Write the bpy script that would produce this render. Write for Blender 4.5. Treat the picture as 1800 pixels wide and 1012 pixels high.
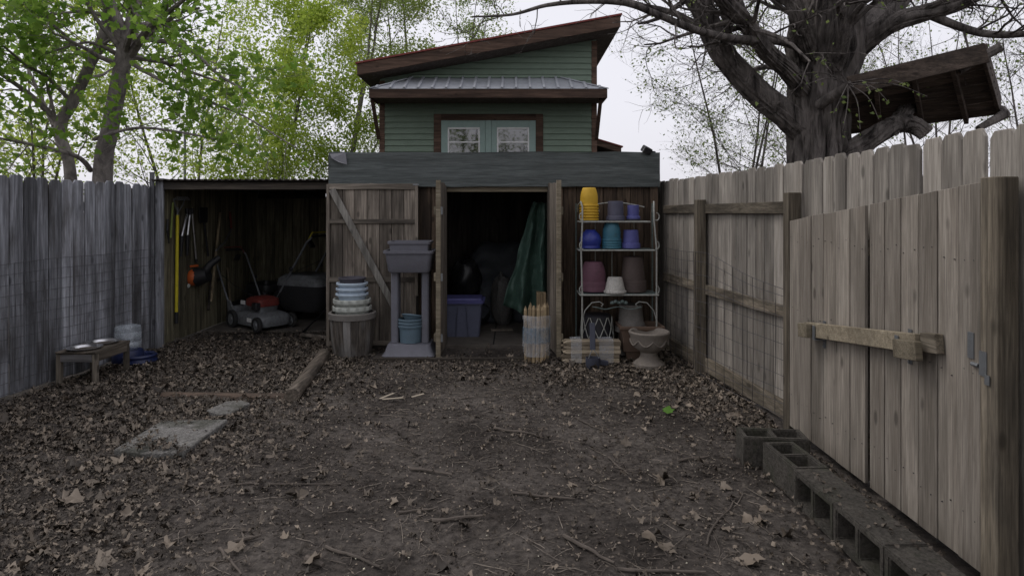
import bpy, bmesh, math, random
import numpy as np
from mathutils import Vector as V, Matrix, Euler, noise
R = math.radians
rng = random.Random(11)
nr = np.random.RandomState(5)
scene = bpy.context.scene
for o in list(bpy.data.objects): bpy.data.objects.remove(o)

# ------------------------------------------------------------------ camera
F, HY, H = 1100.0, 372.0, 1.55            # focal length in photo pixels, horizon row, eye height
cam = bpy.data.objects.new('camera', bpy.data.cameras.new('camera'))
scene.collection.objects.link(cam)
cam.location = (0, 0, H); cam.rotation_euler = (R(90), 0, 0)
cam.data.sensor_width = 36; cam.data.lens = 36*F/1800
cam.data.shift_y = -(506-HY)/1800
cam.data.clip_start = .05; cam.data.clip_end = 2000
scene.camera = cam

# ------------------------------------------------------------------ sky, sun, exposure
SUN_EL, SUN_AZ = R(56), R(-75)            # high overcast sun, from the left
w = bpy.data.worlds.new('World'); scene.world = w; w.use_nodes = True
nt = w.node_tree; nt.nodes.clear()
out = nt.nodes.new('ShaderNodeOutputWorld'); bg = nt.nodes.new('ShaderNodeBackground')
sky = nt.nodes.new('ShaderNodeTexSky'); sky.sky_type = 'NISHITA'; sky.sun_disc = False
sky.sun_elevation = SUN_EL; sky.sun_rotation = SUN_AZ; sky.dust_density = 4; sky.air_density = 1.2
hs = nt.nodes.new('ShaderNodeHueSaturation'); hs.inputs['Saturation'].default_value = .30
mx = nt.nodes.new('ShaderNodeMix'); mx.data_type = 'RGBA'; mx.inputs[0].default_value = .72
mx.inputs[7].default_value = (7.6, 7.5, 8.15, 1)     # even cloud layer
nt.links.new(sky.outputs[0], hs.inputs['Color']); nt.links.new(hs.outputs[0], mx.inputs[6])
nt.links.new(mx.outputs[2], bg.inputs[0]); bg.inputs[1].default_value = .12
nt.links.new(bg.outputs[0], out.inputs[0])
sl = bpy.data.lights.new('sun', 'SUN'); sl.energy = .5; sl.angle = R(25); sl.color = (1, .95, .88)
so = bpy.data.objects.new('sun', sl); scene.collection.objects.link(so)
sd = V((math.sin(SUN_AZ)*math.cos(SUN_EL), math.cos(SUN_AZ)*math.cos(SUN_EL), math.sin(SUN_EL)))
so.rotation_euler = sd.to_track_quat('Z', 'Y').to_euler()
vs = scene.view_settings; vs.view_transform = 'Standard'; vs.look = 'None'; vs.gamma = 1; vs.exposure = 0.15

# ------------------------------------------------------------------ helpers
def at(px, py, D): return V(((px-900)/F*D, D, H+(HY-py)/F*D))     # photo point at distance D
def gp(px, py): return at(px, py, F*H/(py-HY)).to_2d()            # photo point on the ground
C = scene.collection
def tag(o, label=None, cat=None, group=None, kind=None):
    if label: o['label'] = label
    if cat: o['category'] = cat
    if group: o['group'] = group
    if kind: o['kind'] = kind
    return o
def thing(name, label, cat, loc=(0,0,0), rz=0, group=None):
    o = bpy.data.objects.new(name, None); C.objects.link(o); o.empty_display_size = .1
    o.location = loc; o.rotation_euler = (0, 0, rz)
    return tag(o, label, cat, group)
def place(name, me, parent=None, loc=(0,0,0), rot=(0,0,0), sc=(1,1,1)):
    o = bpy.data.objects.new(name, me); C.objects.link(o)
    o.location = loc; o.rotation_euler = rot; o.scale = sc
    if parent is not None: o.parent = parent
    return o
class MB:
    def __init__(s, T=None): s.v = []; s.f = []; s.o = V(T.location) if T is not None else V((0,0,0))
    def add(s, vs, fs):
        b = len(s.v); s.v += [tuple(V(p)-s.o) for p in vs]; s.f += [tuple(i+b for i in f) for f in fs]; return s
    def box(s, a, b):
        (x0,y0,z0),(x1,y1,z1) = a, b
        return s.add([(x0,y0,z0),(x1,y0,z0),(x1,y1,z0),(x0,y1,z0),(x0,y0,z1),(x1,y0,z1),(x1,y1,z1),(x0,y1,z1)],
              [(3,2,1,0),(4,5,6,7),(0,1,5,4),(1,2,6,5),(2,3,7,6),(3,0,4,7)])
    def obox(s, c, size, rot=(0,0,0)):
        M = Euler(rot).to_matrix(); h = V(size)/2; c = V(c)
        vs = [c+M@V((x*h.x,y*h.y,z*h.z)) for z in (-1,1) for x,y in ((-1,-1),(1,-1),(1,1),(-1,1))]
        return s.add(vs, [(3,2,1,0),(4,5,6,7),(0,1,5,4),(1,2,6,5),(2,3,7,6),(3,0,4,7)])
    def bar(s, p, q, w, h, up=(0,0,1)):
        p = V(p); q = V(q); d = (q-p).normalized(); up = V(up)
        sx = d.cross(up).normalized()*w/2; sy = sx.normalized().cross(d)*h/2
        vs = [e+a*sx+b*sy for e in (p,q) for a,b in ((-1,-1),(1,-1),(1,1),(-1,1))]
        return s.add(vs, [(3,2,1,0),(4,5,6,7),(0,1,5,4),(1,2,6,5),(2,3,7,6),(3,0,4,7)])
    def tube(s, path, rad, n=8, cap=True):
        P = [V(p) for p in path]; m = len(P)
        if not hasattr(rad, '__len__'): rad = [rad]*m
        t = (P[1]-P[0]).normalized(); a = V((0,0,1)) if abs(t.z) < .9 else V((1,0,0))
        u = t.cross(a).normalized(); vs = []
        for i in range(m):
            t = (P[min(i+1,m-1)]-P[max(i-1,0)]).normalized()
            u = (u-t*u.dot(t)).normalized(); v = t.cross(u)
            for k in range(n):
                an = 2*math.pi*k/n; vs.append(P[i]+(u*math.cos(an)+v*math.sin(an))*rad[i])
        fs = [(i*n+k, i*n+(k+1)%n, (i+1)*n+(k+1)%n, (i+1)*n+k) for i in range(m-1) for k in range(n)]
        if cap: fs += [tuple(range(n-1,-1,-1)), tuple(range((m-1)*n, m*n))]
        return s.add(vs, fs)
    def lathe(s, prof, c=(0,0,0), n=28, fn=None, cap0=False, cap1=False):
        c = V(c); vs = []
        for j,(r,z) in enumerate(prof):
            for k in range(n):
                a = 2*math.pi*k/n; rr = r*(fn(a,z,j) if fn else 1)
                vs.append(c+V((rr*math.cos(a), rr*math.sin(a), z)))
        m = len(prof)
        fs = [(j*n+k, j*n+(k+1)%n, (j+1)*n+(k+1)%n, (j+1)*n+k) for j in range(m-1) for k in range(n)]
        if cap0: fs.append(tuple(range(n-1,-1,-1)))
        if cap1: fs.append(tuple(range((m-1)*n, m*n)))
        return s.add(vs, fs)
    def prism(s, pts, vec):
        P = [V(p) for p in pts]; n = len(P); vec = V(vec)
        return s.add(P+[p+vec for p in P], [tuple(range(n-1,-1,-1)), tuple(range(n,2*n))]+[(i,(i+1)%n,n+(i+1)%n,n+i) for i in range(n)])
    def mesh(s, name, m, bev=0, smooth=False):
        me = bpy.data.meshes.new(name); me.from_pydata(s.v, [], s.f)
        bm = bmesh.new(); bm.from_mesh(me)
        bmesh.ops.recalc_face_normals(bm, faces=bm.faces)
        if bev:
            es = [e for e in bm.edges if len(e.link_faces) == 2 and e.calc_face_angle(0) > .5]
            bmesh.ops.bevel(bm, geom=es, offset=bev, segments=1, affect='EDGES', clamp_overlap=True)
        if smooth:
            for f in bm.faces: f.smooth = True
            for e in bm.edges:
                if len(e.link_faces) == 2 and e.calc_face_angle(0) > .75: e.smooth = False
        bm.to_mesh(me); bm.free()
        if m is not None: me.materials.append(M[m])
        return me
    def build(s, name, m, parent=None, bev=0, smooth=False, loc=(0,0,0), rot=(0,0,0)):
        return place(name, s.mesh(name, m, bev, smooth), parent, loc, rot)
def copy_tree(o, parent=None):
    c = o.copy(); C.objects.link(c); c.parent = parent
    for ch in list(o.children): copy_tree(ch, c)
    return c

# ------------------------------------------------------------------ materials
M = {}
def new_mat(name):
    m = bpy.data.materials.new(name); m.use_nodes = True; M[name] = m
    t = m.node_tree; b = t.nodes['Principled BSDF']; return m, t, b
def N(t, kind, **kw):
    n = t.nodes.new(kind)
    for k, v in kw.items():
        if k in n.inputs.keys(): n.inputs[k].default_value = v
        else: setattr(n, k, v)
    return n
def ramp(t, src, stops):
    r = t.nodes.new('ShaderNodeValToRGB'); e = r.color_ramp.elements
    e[0].position, e[0].color = stops[0][0], (*stops[0][1], 1); e[1].position, e[1].color = stops[-1][0], (*stops[-1][1], 1)
    for p, c in stops[1:-1]:
        x = e.new(p); x.color = (*c, 1)
    t.links.new(src, r.inputs[0]); return r.outputs[0]
def mixc(t, fac, a, b, mode='MIX'):
    n = t.nodes.new('ShaderNodeMix'); n.data_type = 'RGBA'; n.blend_type = mode
    for i, x in ((0,fac),(6,a),(7,b)):
        if hasattr(x, 'links'): t.links.new(x, n.inputs[i])
        else: n.inputs[i].default_value = x if i == 0 else (*x, 1)
    return n.outputs[2]
def coords(t, scale, rand=True):
    tc = t.nodes.new('ShaderNodeTexCoord'); mp = t.nodes.new('ShaderNodeMapping'); mp.inputs['Scale'].default_value = scale
    if rand:
        oi = t.nodes.new('ShaderNodeObjectInfo'); mu = t.nodes.new('ShaderNodeVectorMath'); mu.operation = 'SCALE'
        cb = t.nodes.new('ShaderNodeCombineXYZ')
        for k in range(3): t.links.new(oi.outputs['Random'], cb.inputs[k])
        t.links.new(cb.outputs[0], mu.inputs[0]); mu.inputs['Scale'].default_value = 37.0
        ad = t.nodes.new('ShaderNodeVectorMath'); ad.operation = 'ADD'
        t.links.new(tc.outputs['Object'], ad.inputs[0]); t.links.new(mu.outputs[0], ad.inputs[1])
        t.links.new(ad.outputs[0], mp.inputs[0]); return mp.outputs[0], oi.outputs['Random']
    t.links.new(tc.outputs['Object'], mp.inputs[0]); return mp.outputs[0], None
def bump(t, b, src, strength=.3, dist=.01):
    n = t.nodes.new('ShaderNodeBump'); n.inputs['Strength'].default_value = strength; n.inputs['Distance'].default_value = dist
    t.links.new(src, n.inputs['Height']); t.links.new(n.outputs[0], b.inputs['Normal'])
def wood(name, light, dark, axis='Z', stain=(.03,.028,.026), stain_amt=.5, rough=.85, vary=.4, streak=.55, knots=1):
    m, t, b = new_mat(name)
    sc = {'X': (1.6,28,28), 'Y': (28,1.6,28), 'Z': (28,28,1.6)}[axis]; sc2 = {'X': (1.2,5,5), 'Y': (5,1.2,5), 'Z': (5,5,1.2)}[axis]
    sck = {'X': (4,9,9), 'Y': (9,4,9), 'Z': (9,9,4)}[axis]
    c, rnd = coords(t, sc); g = N(t, 'ShaderNodeTexNoise', Scale=1.6, Detail=6.0, Roughness=.65, Distortion=.4); t.links.new(c, g.inputs['Vector'])
    col = ramp(t, g.outputs[0], [(.36, dark), (.52, tuple((a+d)/2 for a, d in zip(light, dark))), (.64, light)])
    c4, _ = coords(t, tuple(q*.3 for q in sc)); g2 = N(t, 'ShaderNodeTexNoise', Scale=1.3, Detail=4.0, Roughness=.6, Distortion=.6); t.links.new(c4, g2.inputs['Vector'])
    col = mixc(t, 1.0, col, ramp(t, g2.outputs[0], [(.36, (streak,streak*.985,streak*.97)), (.60, (1.12,1.12,1.12))]), 'MULTIPLY')
    c5, _ = coords(t, tuple(q*3.2 if q > 5 else q*1.5 for q in sc)); g3 = N(t, 'ShaderNodeTexNoise', Scale=1.6, Detail=5.0, Roughness=.7); t.links.new(c5, g3.inputs['Vector'])
    col = mixc(t, .75, col, ramp(t, g3.outputs[0], [(.36, (.55,)*3), (.6, (1.15,)*3)]), 'MULTIPLY')
    c2, _ = coords(t, sc2); s = N(t, 'ShaderNodeTexNoise', Scale=1.0, Detail=5.0, Roughness=.6); t.links.new(c2, s.inputs['Vector'])
    sf = ramp(t, s.outputs[0], [(.48, (0,0,0)), (.66, (stain_amt,)*3)]); col = mixc(t, sf, col, stain)
    c3, _ = coords(t, sck); k = N(t, 'ShaderNodeTexVoronoi', Scale=.8); t.links.new(c3, k.inputs['Vector'])
    kf = ramp(t, k.outputs['Distance'], [(.08, (.8*knots,)*3), (.16, (0,0,0))]); col = mixc(t, kf, col, tuple(x*.4 for x in dark))
    v = ramp(t, rnd, [(0, (1-vary,)*3), (1, (1+vary*.4,)*3)]); col = mixc(t, 1.0, col, v, 'MULTIPLY')
    t.links.new(col, b.inputs['Base Color']); b.inputs['Roughness'].default_value = rough; b.inputs['Specular IOR Level'].default_value = .25
    bump(t, b, g.outputs[0], .5, .006); return m
def plain(name, col, rough=.5, metal=0, var=.25, dirt=(.05,.045,.04), dirt_amt=.35, scale=6, spec=.4):
    m, t, b = new_mat(name); c, rnd = coords(t, (1,1,1))
    n = N(t, 'ShaderNodeTexNoise', Scale=scale, Detail=7.0, Roughness=.65); t.links.new(c, n.inputs['Vector'])
    cc = ramp(t, n.outputs[0], [(.3, tuple(x*(1-var) for x in col)), (.7, col)])
    n2 = N(t, 'ShaderNodeTexNoise', Scale=scale*2.7, Detail=8.0, Roughness=.7); t.links.new(c, n2.inputs['Vector'])
    df = ramp(t, n2.outputs[0], [(.5, (0,0,0)), (.75, (dirt_amt,)*3)]); cc = mixc(t, df, cc, dirt)
    t.links.new(cc, b.inputs['Base Color']); b.inputs['Metallic'].default_value = metal; b.inputs['Specular IOR Level'].default_value = spec
    rr = ramp(t, n2.outputs[0], [(.3, (rough,)*3), (.75, (min(1,rough+.25),)*3)]); t.links.new(rr, b.inputs['Roughness'])
    bump(t, b, n2.outputs[0], .25, .003); return m
def porous(name):
    t = M[name].node_tree; b = t.nodes['Principled BSDF']; c, _ = coords(t, (1,1,1)); v = N(t, 'ShaderNodeTexNoise', Scale=55.0, Detail=6.0, Roughness=.8); t.links.new(c, v.inputs['Vector'])
    n3 = N(t, 'ShaderNodeTexNoise', Scale=5.0, Detail=5.0); t.links.new(c, n3.inputs['Vector'])
    old = b.inputs['Base Color'].links[0].from_socket
    col = mixc(t, 1.0, old, ramp(t, v.outputs[0], [(.36, (.4,.39,.38)), (.6, (1.25,1.24,1.22))]), 'MULTIPLY'); col = mixc(t, ramp(t, n3.outputs[0], [(.5, (0,0,0)), (.62, (.5,.5,.5))]), col, (.05,.055,.032)); t.links.new(col, b.inputs['Base Color']); bump(t, b, v.outputs[0], 1.0, .02)
def leafm(name, a, bcol, trans=.5):
    m, t, b = new_mat(name)
    at_ = t.nodes.new('ShaderNodeAttribute'); at_.attribute_name = 'tint'
    col = ramp(t, at_.outputs['Fac'], [(0, a), (1, bcol)])
    t.links.new(col, b.inputs['Base Color']); b.inputs['Roughness'].default_value = .55; b.inputs['Specular IOR Level'].default_value = .25
    if trans:
        tr = t.nodes.new('ShaderNodeBsdfTranslucent'); ms = t.nodes.new('ShaderNodeMixShader'); ms.inputs[0].default_value = trans
        t.links.new(col, tr.inputs[0]); t.links.new(b.outputs[0], ms.inputs[1]); t.links.new(tr.outputs[0], ms.inputs[2])
        t.links.new(ms.outputs[0], t.nodes['Material Output'].inputs[0])
    return m
def barkm(name, light, dark, scale=9, strength=.9, zs=.22):
    m, t, b = new_mat(name); c, _ = coords(t, (1,1,zs), False)
    n = N(t, 'ShaderNodeTexNoise', Scale=scale, Detail=8.0, Roughness=.7, Distortion=.8); t.links.new(c, n.inputs['Vector'])
    col = ramp(t, n.outputs[0], [(.35, dark), (.62, light)]); t.links.new(col, b.inputs['Base Color'])
    b.inputs['Roughness'].default_value = .95; b.inputs['Specular IOR Level'].default_value = .15; bump(t, b, n.outputs[0], strength, .03); return m

wood('fence_grey', (.40,.41,.445), (.19,.195,.215), 'Z', (.06,.054,.05), .75, vary=.6)
wood('fence_grey_rail', (.20,.19,.19), (.09,.085,.085), 'X')
wood('fence_brown_back', (.12,.09,.07), (.05,.04,.033), 'Z')
wood('fence_tan', (.43,.395,.345), (.30,.27,.235), 'Z', (.11,.10,.09), .5, streak=.75)
wood('gate_tan', (.335,.30,.255), (.235,.205,.172), 'Z', (.13,.115,.095), .55, vary=.2, streak=.84)
wood('treated_post', (.24,.205,.155), (.12,.10,.075), 'Z')
wood('treated_rail', (.27,.23,.175), (.14,.118,.088), 'Y')
wood('door_wood', (.33,.285,.235), (.18,.152,.125), 'Z', (.055,.047,.04), .6)
wood('door_rail', (.30,.26,.215), (.15,.13,.105), 'X', (.035,.03,.027), .6)
wood('door_brace', (.42,.40,.36), (.25,.235,.21), 'Z', streak=.75)
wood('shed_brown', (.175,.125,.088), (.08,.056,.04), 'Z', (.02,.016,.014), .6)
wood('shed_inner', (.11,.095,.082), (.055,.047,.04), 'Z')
wood('leanto_inner', (.30,.27,.18), (.15,.135,.09), 'Z', (.03,.028,.022), .6)
wood('beam_olive', (.33,.285,.21), (.22,.185,.13), 'X', (.10,.085,.06), .4, streak=.8)
wood('beam_dark', (.09,.075,.06), (.04,.034,.028), 'X')
wood('stake_wood', (.48,.37,.23), (.30,.22,.13), 'Z', (.14,.11,.07), .4)
wood('picket_wood', (.50,.42,.31), (.32,.26,.18), 'X', (.14,.11,.08), .4)
wood('barrel_wood', (.20,.175,.15), (.085,.073,.063), 'Z', (.34,.33,.32), .55)
wood('stand_wood', (.22,.19,.15), (.10,.085,.07), 'Z')
wood('stand_top', (.23,.195,.155), (.11,.09,.072), 'Y')
wood('timber_y', (.18,.15,.12), (.08,.066,.052), 'Y')
wood('timber_x', (.14,.10,.075), (.06,.045,.034), 'X')
wood('trim_brown', (.175,.11,.08), (.095,.06,.044), 'X', (.04,.03,.025), .4)
wood('platform_wood', (.17,.13,.105), (.085,.065,.052), 'X', (.04,.034,.03), .5)
wood('tool_wood', (.36,.29,.19), (.2,.16,.1), 'Z')
plain('siding', (.185,.24,.185), .7, 0, .12, (.12,.15,.12), .3, 3)
plain('sash', (.27,.36,.33), .55, 0, .1, dirt_amt=.15)
plain('white_paint', (.75,.75,.74), .5, 0, .08)
plain('metal_roof', (.52,.54,.58), .42, .35, .25, (.14,.15,.16), .5, 2)
plain('red_metal', (.20,.035,.028), .4, .2, .2)
wood('membrane', (.115,.128,.125), (.07,.08,.079), 'X', (.11,.12,.12), .3, .8, .0, .9, 0)
plain('membrane_flap', (.22,.22,.24), .6, 0, .2)
plain('soffit', (.07,.05,.04), .85, 0, .3, (.3,.28,.26), .45, 5)
plain('dark_void', (.008,.008,.009), .9, 0, .1)
plain('galv', (.26,.27,.28), .5, .8, .2)
plain('wire', (.10,.095,.10), .55, .7, .2)
plain('steel', (.66,.66,.68), .22, 1.0, .08, dirt_amt=.15)
plain('black_plastic', (.018,.018,.020), .42, 0, .2, (.06,.055,.05), .4)
plain('black_rubber', (.022,.022,.022), .75, 0, .2, (.08,.07,.06), .5)
plain('mower_grey', (.20,.21,.22), .5, .1, .35, (.05,.046,.038), .85, 9)
plain('mower_red', (.20,.035,.028), .5, .0, .35, (.06,.05,.045), .8, 12)
plain('bag_cloth', (.022,.022,.024), .85, 0, .2)
plain('orange_plastic', (.52,.105,.022), .38, 0, .15, (.07,.05,.04), .5)
plain('yellow_fibre', (.60,.50,.025), .4, 0, .12, dirt_amt=.3)
plain('green_tool', (.20,.25,.06), .45, 0, .15)
plain('planter_slate', (.155,.155,.18), .6, 0, .15, (.10,.095,.10), .4)
plain('pot_lightblue', (.50,.60,.70), .5, 0, .12, (.14,.13,.13), .35)
plain('pot_steel_blue', (.12,.18,.225), .45, 0, .15, dirt_amt=.25)
plain('pot_pale', (.46,.48,.44), .7, 0, .25, (.14,.15,.12), .5, 14)
plain('pot_dark', (.075,.07,.085), .6, 0, .2)
plain('pot_yellow', (.60,.36,.025), .5, 0, .14, (.2,.13,.03), .3)
plain('pot_grey_blue', (.085,.085,.125), .5, 0, .2)
plain('pot_purple', (.09,.095,.29), .45, 0, .15)
plain('pot_cobalt', (.03,.045,.27), .25, 0, .25, dirt_amt=.15)
plain('pot_teal', (.045,.16,.22), .4, 0, .2)
plain('pot_maroon', (.135,.06,.085), .6, 0, .2)
plain('pot_brown', (.085,.062,.055), .6, 0, .2)
plain('pot_white', (.52,.50,.46), .75, 0, .3, (.12,.11,.10), .7, 18)
plain('pot_stone', (.19,.175,.16), .85, 0, .3, (.08,.075,.07), .55, 14)
plain('pot_black', (.02,.02,.025), .5, 0, .2)
plain('urn_stone', (.235,.205,.175), .85, 0, .3, (.10,.09,.075), .5, 12)
plain('box_brown', (.13,.085,.06), .7, 0, .25)
plain('rack_paint', (.36,.37,.34), .55, .2, .2, (.12,.06,.035), .7, 22)
plain('rack_green', (.12,.16,.15), .5, .2, .3, (.4,.4,.38), .6, 18)
plain('scoop_blue', (.055,.06,.085), .5, 0, .15)
plain('tub_blue', (.12,.13,.19), .5, 0, .12)
plain('tub_lid', (.10,.10,.27), .45, 0, .1)
plain('tarp_green', (.06,.115,.09), .4, 0, .4, (.14,.19,.165), .6, 9)
plain('tarp_dark', (.06,.066,.078), .5, 0, .3)
plain('bag_black', (.012,.012,.013), .22, 0, .2, dirt_amt=.1)
plain('bag_speckled', (.10,.095,.09), .5, 0, .4, (.30,.29,.28), .6, 30)
plain('jug_blue', (.014,.022,.075), .35, 0, .15)
plain('concrete', (.20,.19,.185), .9, 0, .3, (.09,.08,.072), .6, 7)
plain('slab', (.33,.32,.305), .9, 0, .5, (.05,.042,.035), .85, 4)
plain('block', (.115,.104,.089), .95, 0, .45, (.05,.043,.034), .75, 9)
plain('floor_shed', (.12,.105,.09), .9, 0, .35, (.045,.038,.032), .7, 4)
plain('pole_metal', (.25,.26,.28), .5, .6, .1)
plain('twig', (.15,.125,.105), .9, 0, .6, (.045,.038,.03), .6, 5)
plain('twig_pale', (.30,.255,.21), .9, 0, .5, (.08,.07,.055), .5, 5)
plain('splinter', (.42,.36,.28), .8, 0, .2)
plain('bit_yellow', (.50,.33,.05), .6, 0, .3)
plain('curtain', (.06,.055,.055), .9, 0, .6, (.03,.03,.03), .8, 5)
leafm('leaf_litter', (.032,.026,.021), (.30,.245,.19), 0)
leafm('leaf_green', (.10,.22,.03), (.10,.22,.03), .3)
leafm('leaf_maple', (.12,.24,.03), (.30,.44,.08), .6)
leafm('leaf_pale', (.28,.40,.05), (.58,.68,.14), .6)
leafm('leaf_olive', (.15,.22,.05), (.36,.45,.12), .55)
leafm('leaf_bud', (.12,.18,.05), (.30,.36,.12), .5)
leafm('speck', (.45,.42,.34), (.62,.58,.44), 0)
barkm('bark_grey', (.27,.24,.225), (.10,.088,.084), 7, .6, .6)
barkm('bark_dark', (.20,.178,.165), (.022,.019,.018), 9, 1.0, .16)
barkm('bark_pale', (.17,.16,.145), (.08,.073,.065), 7, .4, .4)
porous('block'); porous('slab')
def filmm(name, col, alpha, rough=.15):
    m, t, b = new_mat(name); c, _ = coords(t, (1,1,1)); n = N(t, 'ShaderNodeTexNoise', Scale=14.0, Detail=5.0); t.links.new(c, n.inputs['Vector'])
    a = ramp(t, n.outputs[0], [(.3, (alpha*.4,)*3), (.7, (alpha,)*3)]); t.links.new(a, b.inputs['Alpha'])
    b.inputs['Base Color'].default_value = (*col, 1); b.inputs['Roughness'].default_value = rough; bump(t, b, n.outputs[0], .6, .01)
filmm('film', (.7,.72,.75), .38)
filmm('jug_clear', (.62,.68,.74), .42)
def glassm():
    m, t, b = new_mat('glass'); b.inputs['Base Color'].default_value = (.02,.022,.025,1); b.inputs['Roughness'].default_value = .03
    b.inputs['Alpha'].default_value = .7; b.inputs['IOR'].default_value = 2.7
glassm()
def dirtm():
    m, t, b = new_mat('dirt'); c, _ = coords(t, (1,1,1), False)
    n1 = N(t, 'ShaderNodeTexNoise', Scale=1.3, Detail=8.0, Roughness=.68); t.links.new(c, n1.inputs['Vector'])
    n2 = N(t, 'ShaderNodeTexNoise', Scale=22.0, Detail=10.0, Roughness=.75); t.links.new(c, n2.inputs['Vector'])
    n3 = N(t, 'ShaderNodeTexVoronoi', Scale=60.0); t.links.new(c, n3.inputs['Vector'])
    a = ramp(t, n1.outputs[0], [(.38, (.040,.034,.030)), (.62, (.125,.113,.103))])
    d = ramp(t, n2.outputs[0], [(.36, (.32,.30,.29)), (.64, (1.25,1.2,1.15))]); col = mixc(t, 1.0, a, d, 'MULTIPLY')
    s = ramp(t, n3.outputs['Distance'], [(.04, (.55,)*3), (.12, (0,0,0))]); col = mixc(t, s, col, (.15,.125,.10))
    t.links.new(col, b.inputs['Base Color']); b.inputs['Roughness'].default_value = .92; b.inputs['Specular IOR Level'].default_value = .25
    bump(t, b, n2.outputs[0], .9, .02)
dirtm()
# ------------------------------------------------------------------ ground
def litter_density(x, y):
    d = .20 + .8*max(0, min(1, (-1.15-x-.25*(5-y)*.4)/1.0))
    d = max(d, max(0, min(1, (y-5.2)/.9))*(.55 if x < .3 else 1.0))
    d = max(d, max(0, min(1, (x-.75-.30*(6-y))/.6)))
    if y < 3.6: d = max(d, .28*max(0, min(1, (-.3-x)/.8)))
    n = noise.noise(V((x*1.3, y*1.3, 3)))*.5
    return max(.03, min(1, d*(1+n)))
def gh(x, y):
    if y > 11 or abs(x) > 6: return 0
    p = V((x, y, 0)); h = .018*noise.noise(p*1.1)+.010*noise.noise(p*4.1)+.006*noise.noise(p*11)
    h += .012*litter_density(x, y)*noise.noise(p*17+V((5,5,5)))
    if y > 6.5: h *= max(.15, 1-(y-6.5)*2)
    return h-.012
def ground():
    xs = np.concatenate([[-900,-200,-60,-20,-10], np.arange(-6,6.001,.035), [10,20,60,200,900]])
    ys = np.concatenate([[-400,-60,-15,-4,0], np.arange(1.6,11.01,.035), [14,20,40,120,400,1500]])
    nx, ny = len(xs), len(ys)
    vs = [(x, y, gh(x, y)) for y in ys for x in xs]
    fs = [(j*nx+i, j*nx+i+1, (j+1)*nx+i+1, (j+1)*nx+i) for j in range(ny-1) for i in range(nx-1)]
    me = bpy.data.meshes.new('ground'); me.from_pydata(vs, [], fs); me.materials.append(M['dirt'])
    me.polygons.foreach_set('use_smooth', [True]*len(fs))
    tag(place('ground', me), kind='structure')
ground()

# ------------------------------------------------------------------ fences
def board_mesh(name, wd, h, th, m, ear=.03, n=0):
    r = random.Random(n); mb = MB()
    pts = [(-wd/2,0,0),(wd/2,0,0),(wd/2,0,h-ear-r.uniform(0,.01)),(wd/2-ear*.8,0,h-r.uniform(0,.006)),(-wd/2+ear*.8,0,h-r.uniform(0,.006)),(-wd/2,0,h-ear-r.uniform(0,.01))]
    if ear == 0: pts = [(-wd/2,0,0),(wd/2,0,0),(wd/2,0,h),(-wd/2,0,h)]
    mb.prism(pts, (0, th, 0)); return mb.mesh(name, m, .003)
def fence_run(T, A, B, pitch, meshes, name='board', z=0, tz=None, lean=.004, off=.006, gapvar=0):
    """boards along A->B (2d); local -Y faces the yard side given by direction"""
    A = V(A); B = V(B); L = (B-A).length; d = (B-A)/L; n = int(round(L/pitch)); ang = math.atan2(d.y, d.x)
    nv = V((-d.y, d.x))
    for i in range(n):
        p = A+d*(i+.5)*L/n + nv*rng.uniform(-off, off)
        o = place(name, rng.choice(meshes), T, (p.x-T.location.x, p.y-T.location.y, z+rng.uniform(-.006,.006)),
              (rng.uniform(-lean,lean), rng.uniform(-lean,lean), ang), (L/n/pitch*rng.uniform(.985,1.0), 1, (1 if tz is None else tz((i+.5)/n))*rng.uniform(.995,1.004)))
# left weathered fence (faces +x): boards run from far to near so local -Y faces +x
LA, LB = V((-4.395, 3.2)), V((-4.09, 7.22))
T = thing('board_fence', 'weathered blue grey dog-eared board fence along the left of the yard', 'fence', (LA.x, LA.y, 0))
ms = [board_mesh('board', .129, 1.86, .018, 'fence_grey', .03, k) for k in range(4)]
fence_run(T, LA, LB, .139, ms, off=.009)
nb = [board_mesh('back_board', .10, 1.80, .016, 'fence_brown_back', .03, k+9) for k in range(2)]
dL = (LB-LA).normalized(); nL = V((-dL.y, dL.x))
for i in range(14):
    p = LA+dL*(.35+i*.279)+nL*.045
    place('back_board', nb[i % 2], T, (p.x-LA.x, p.y-LA.y, .01), (0, 0, math.atan2(dL.y, dL.x)))
for z in (.3, 1.0, 1.6):
    a = LA+nL*.085; b = LB+nL*.085
    MB(T).bar((a.x,a.y,z), (b.x,b.y,z), .038, .088).build('rail', 'fence_grey_rail', T)
# wire mesh stapled over the left fence
def wire_mesh(name, label, pts2, nrm, zs, step, r, top=None, sag=.012):
    mb = MB(); P = [V(p) for p in pts2]
    Ls = [0]
    for a, b in zip(P, P[1:]): Ls.append(Ls[-1]+(b-a).length)
    def pos(s):
        for i in range(len(P)-1):
            if s <= Ls[i+1] or i == len(P)-2: return P[i].lerp(P[i+1], (s-Ls[i])/(Ls[i+1]-Ls[i]))
    ph = rng.uniform(0, 9)
    def w3(s, z):
        q = pos(s)+nrm*(.012*noise.noise(V((s*1.7, z*2, ph)))); zz = z+sag*noise.noise(V((s*1.1, z*1.3, ph+4)))*2
        if top: zz = top(s, z, zz)
        return V((q.x, q.y, zz))
    m = int(Ls[-1]/.09)
    for z in zs: mb.tube([w3(Ls[-1]*k/m, z) for k in range(m+1)], r, 3, False)
    k = 0
    while k*step < Ls[-1]:
        mb.tube([w3(k*step, z) for z in zs], r, 3, False); k += 1
    o = mb.build(name, 'wire'); tag(o, label, 'wire mesh'); return o
o = wire_mesh('wire_mesh', 'rusty wire mesh stapled over the lower part of the left grey fence',
    [LA-nL*.03, LB-nL*.03], nL, [.02+.092*k for k in range(13)], .15, .0021)

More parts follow.
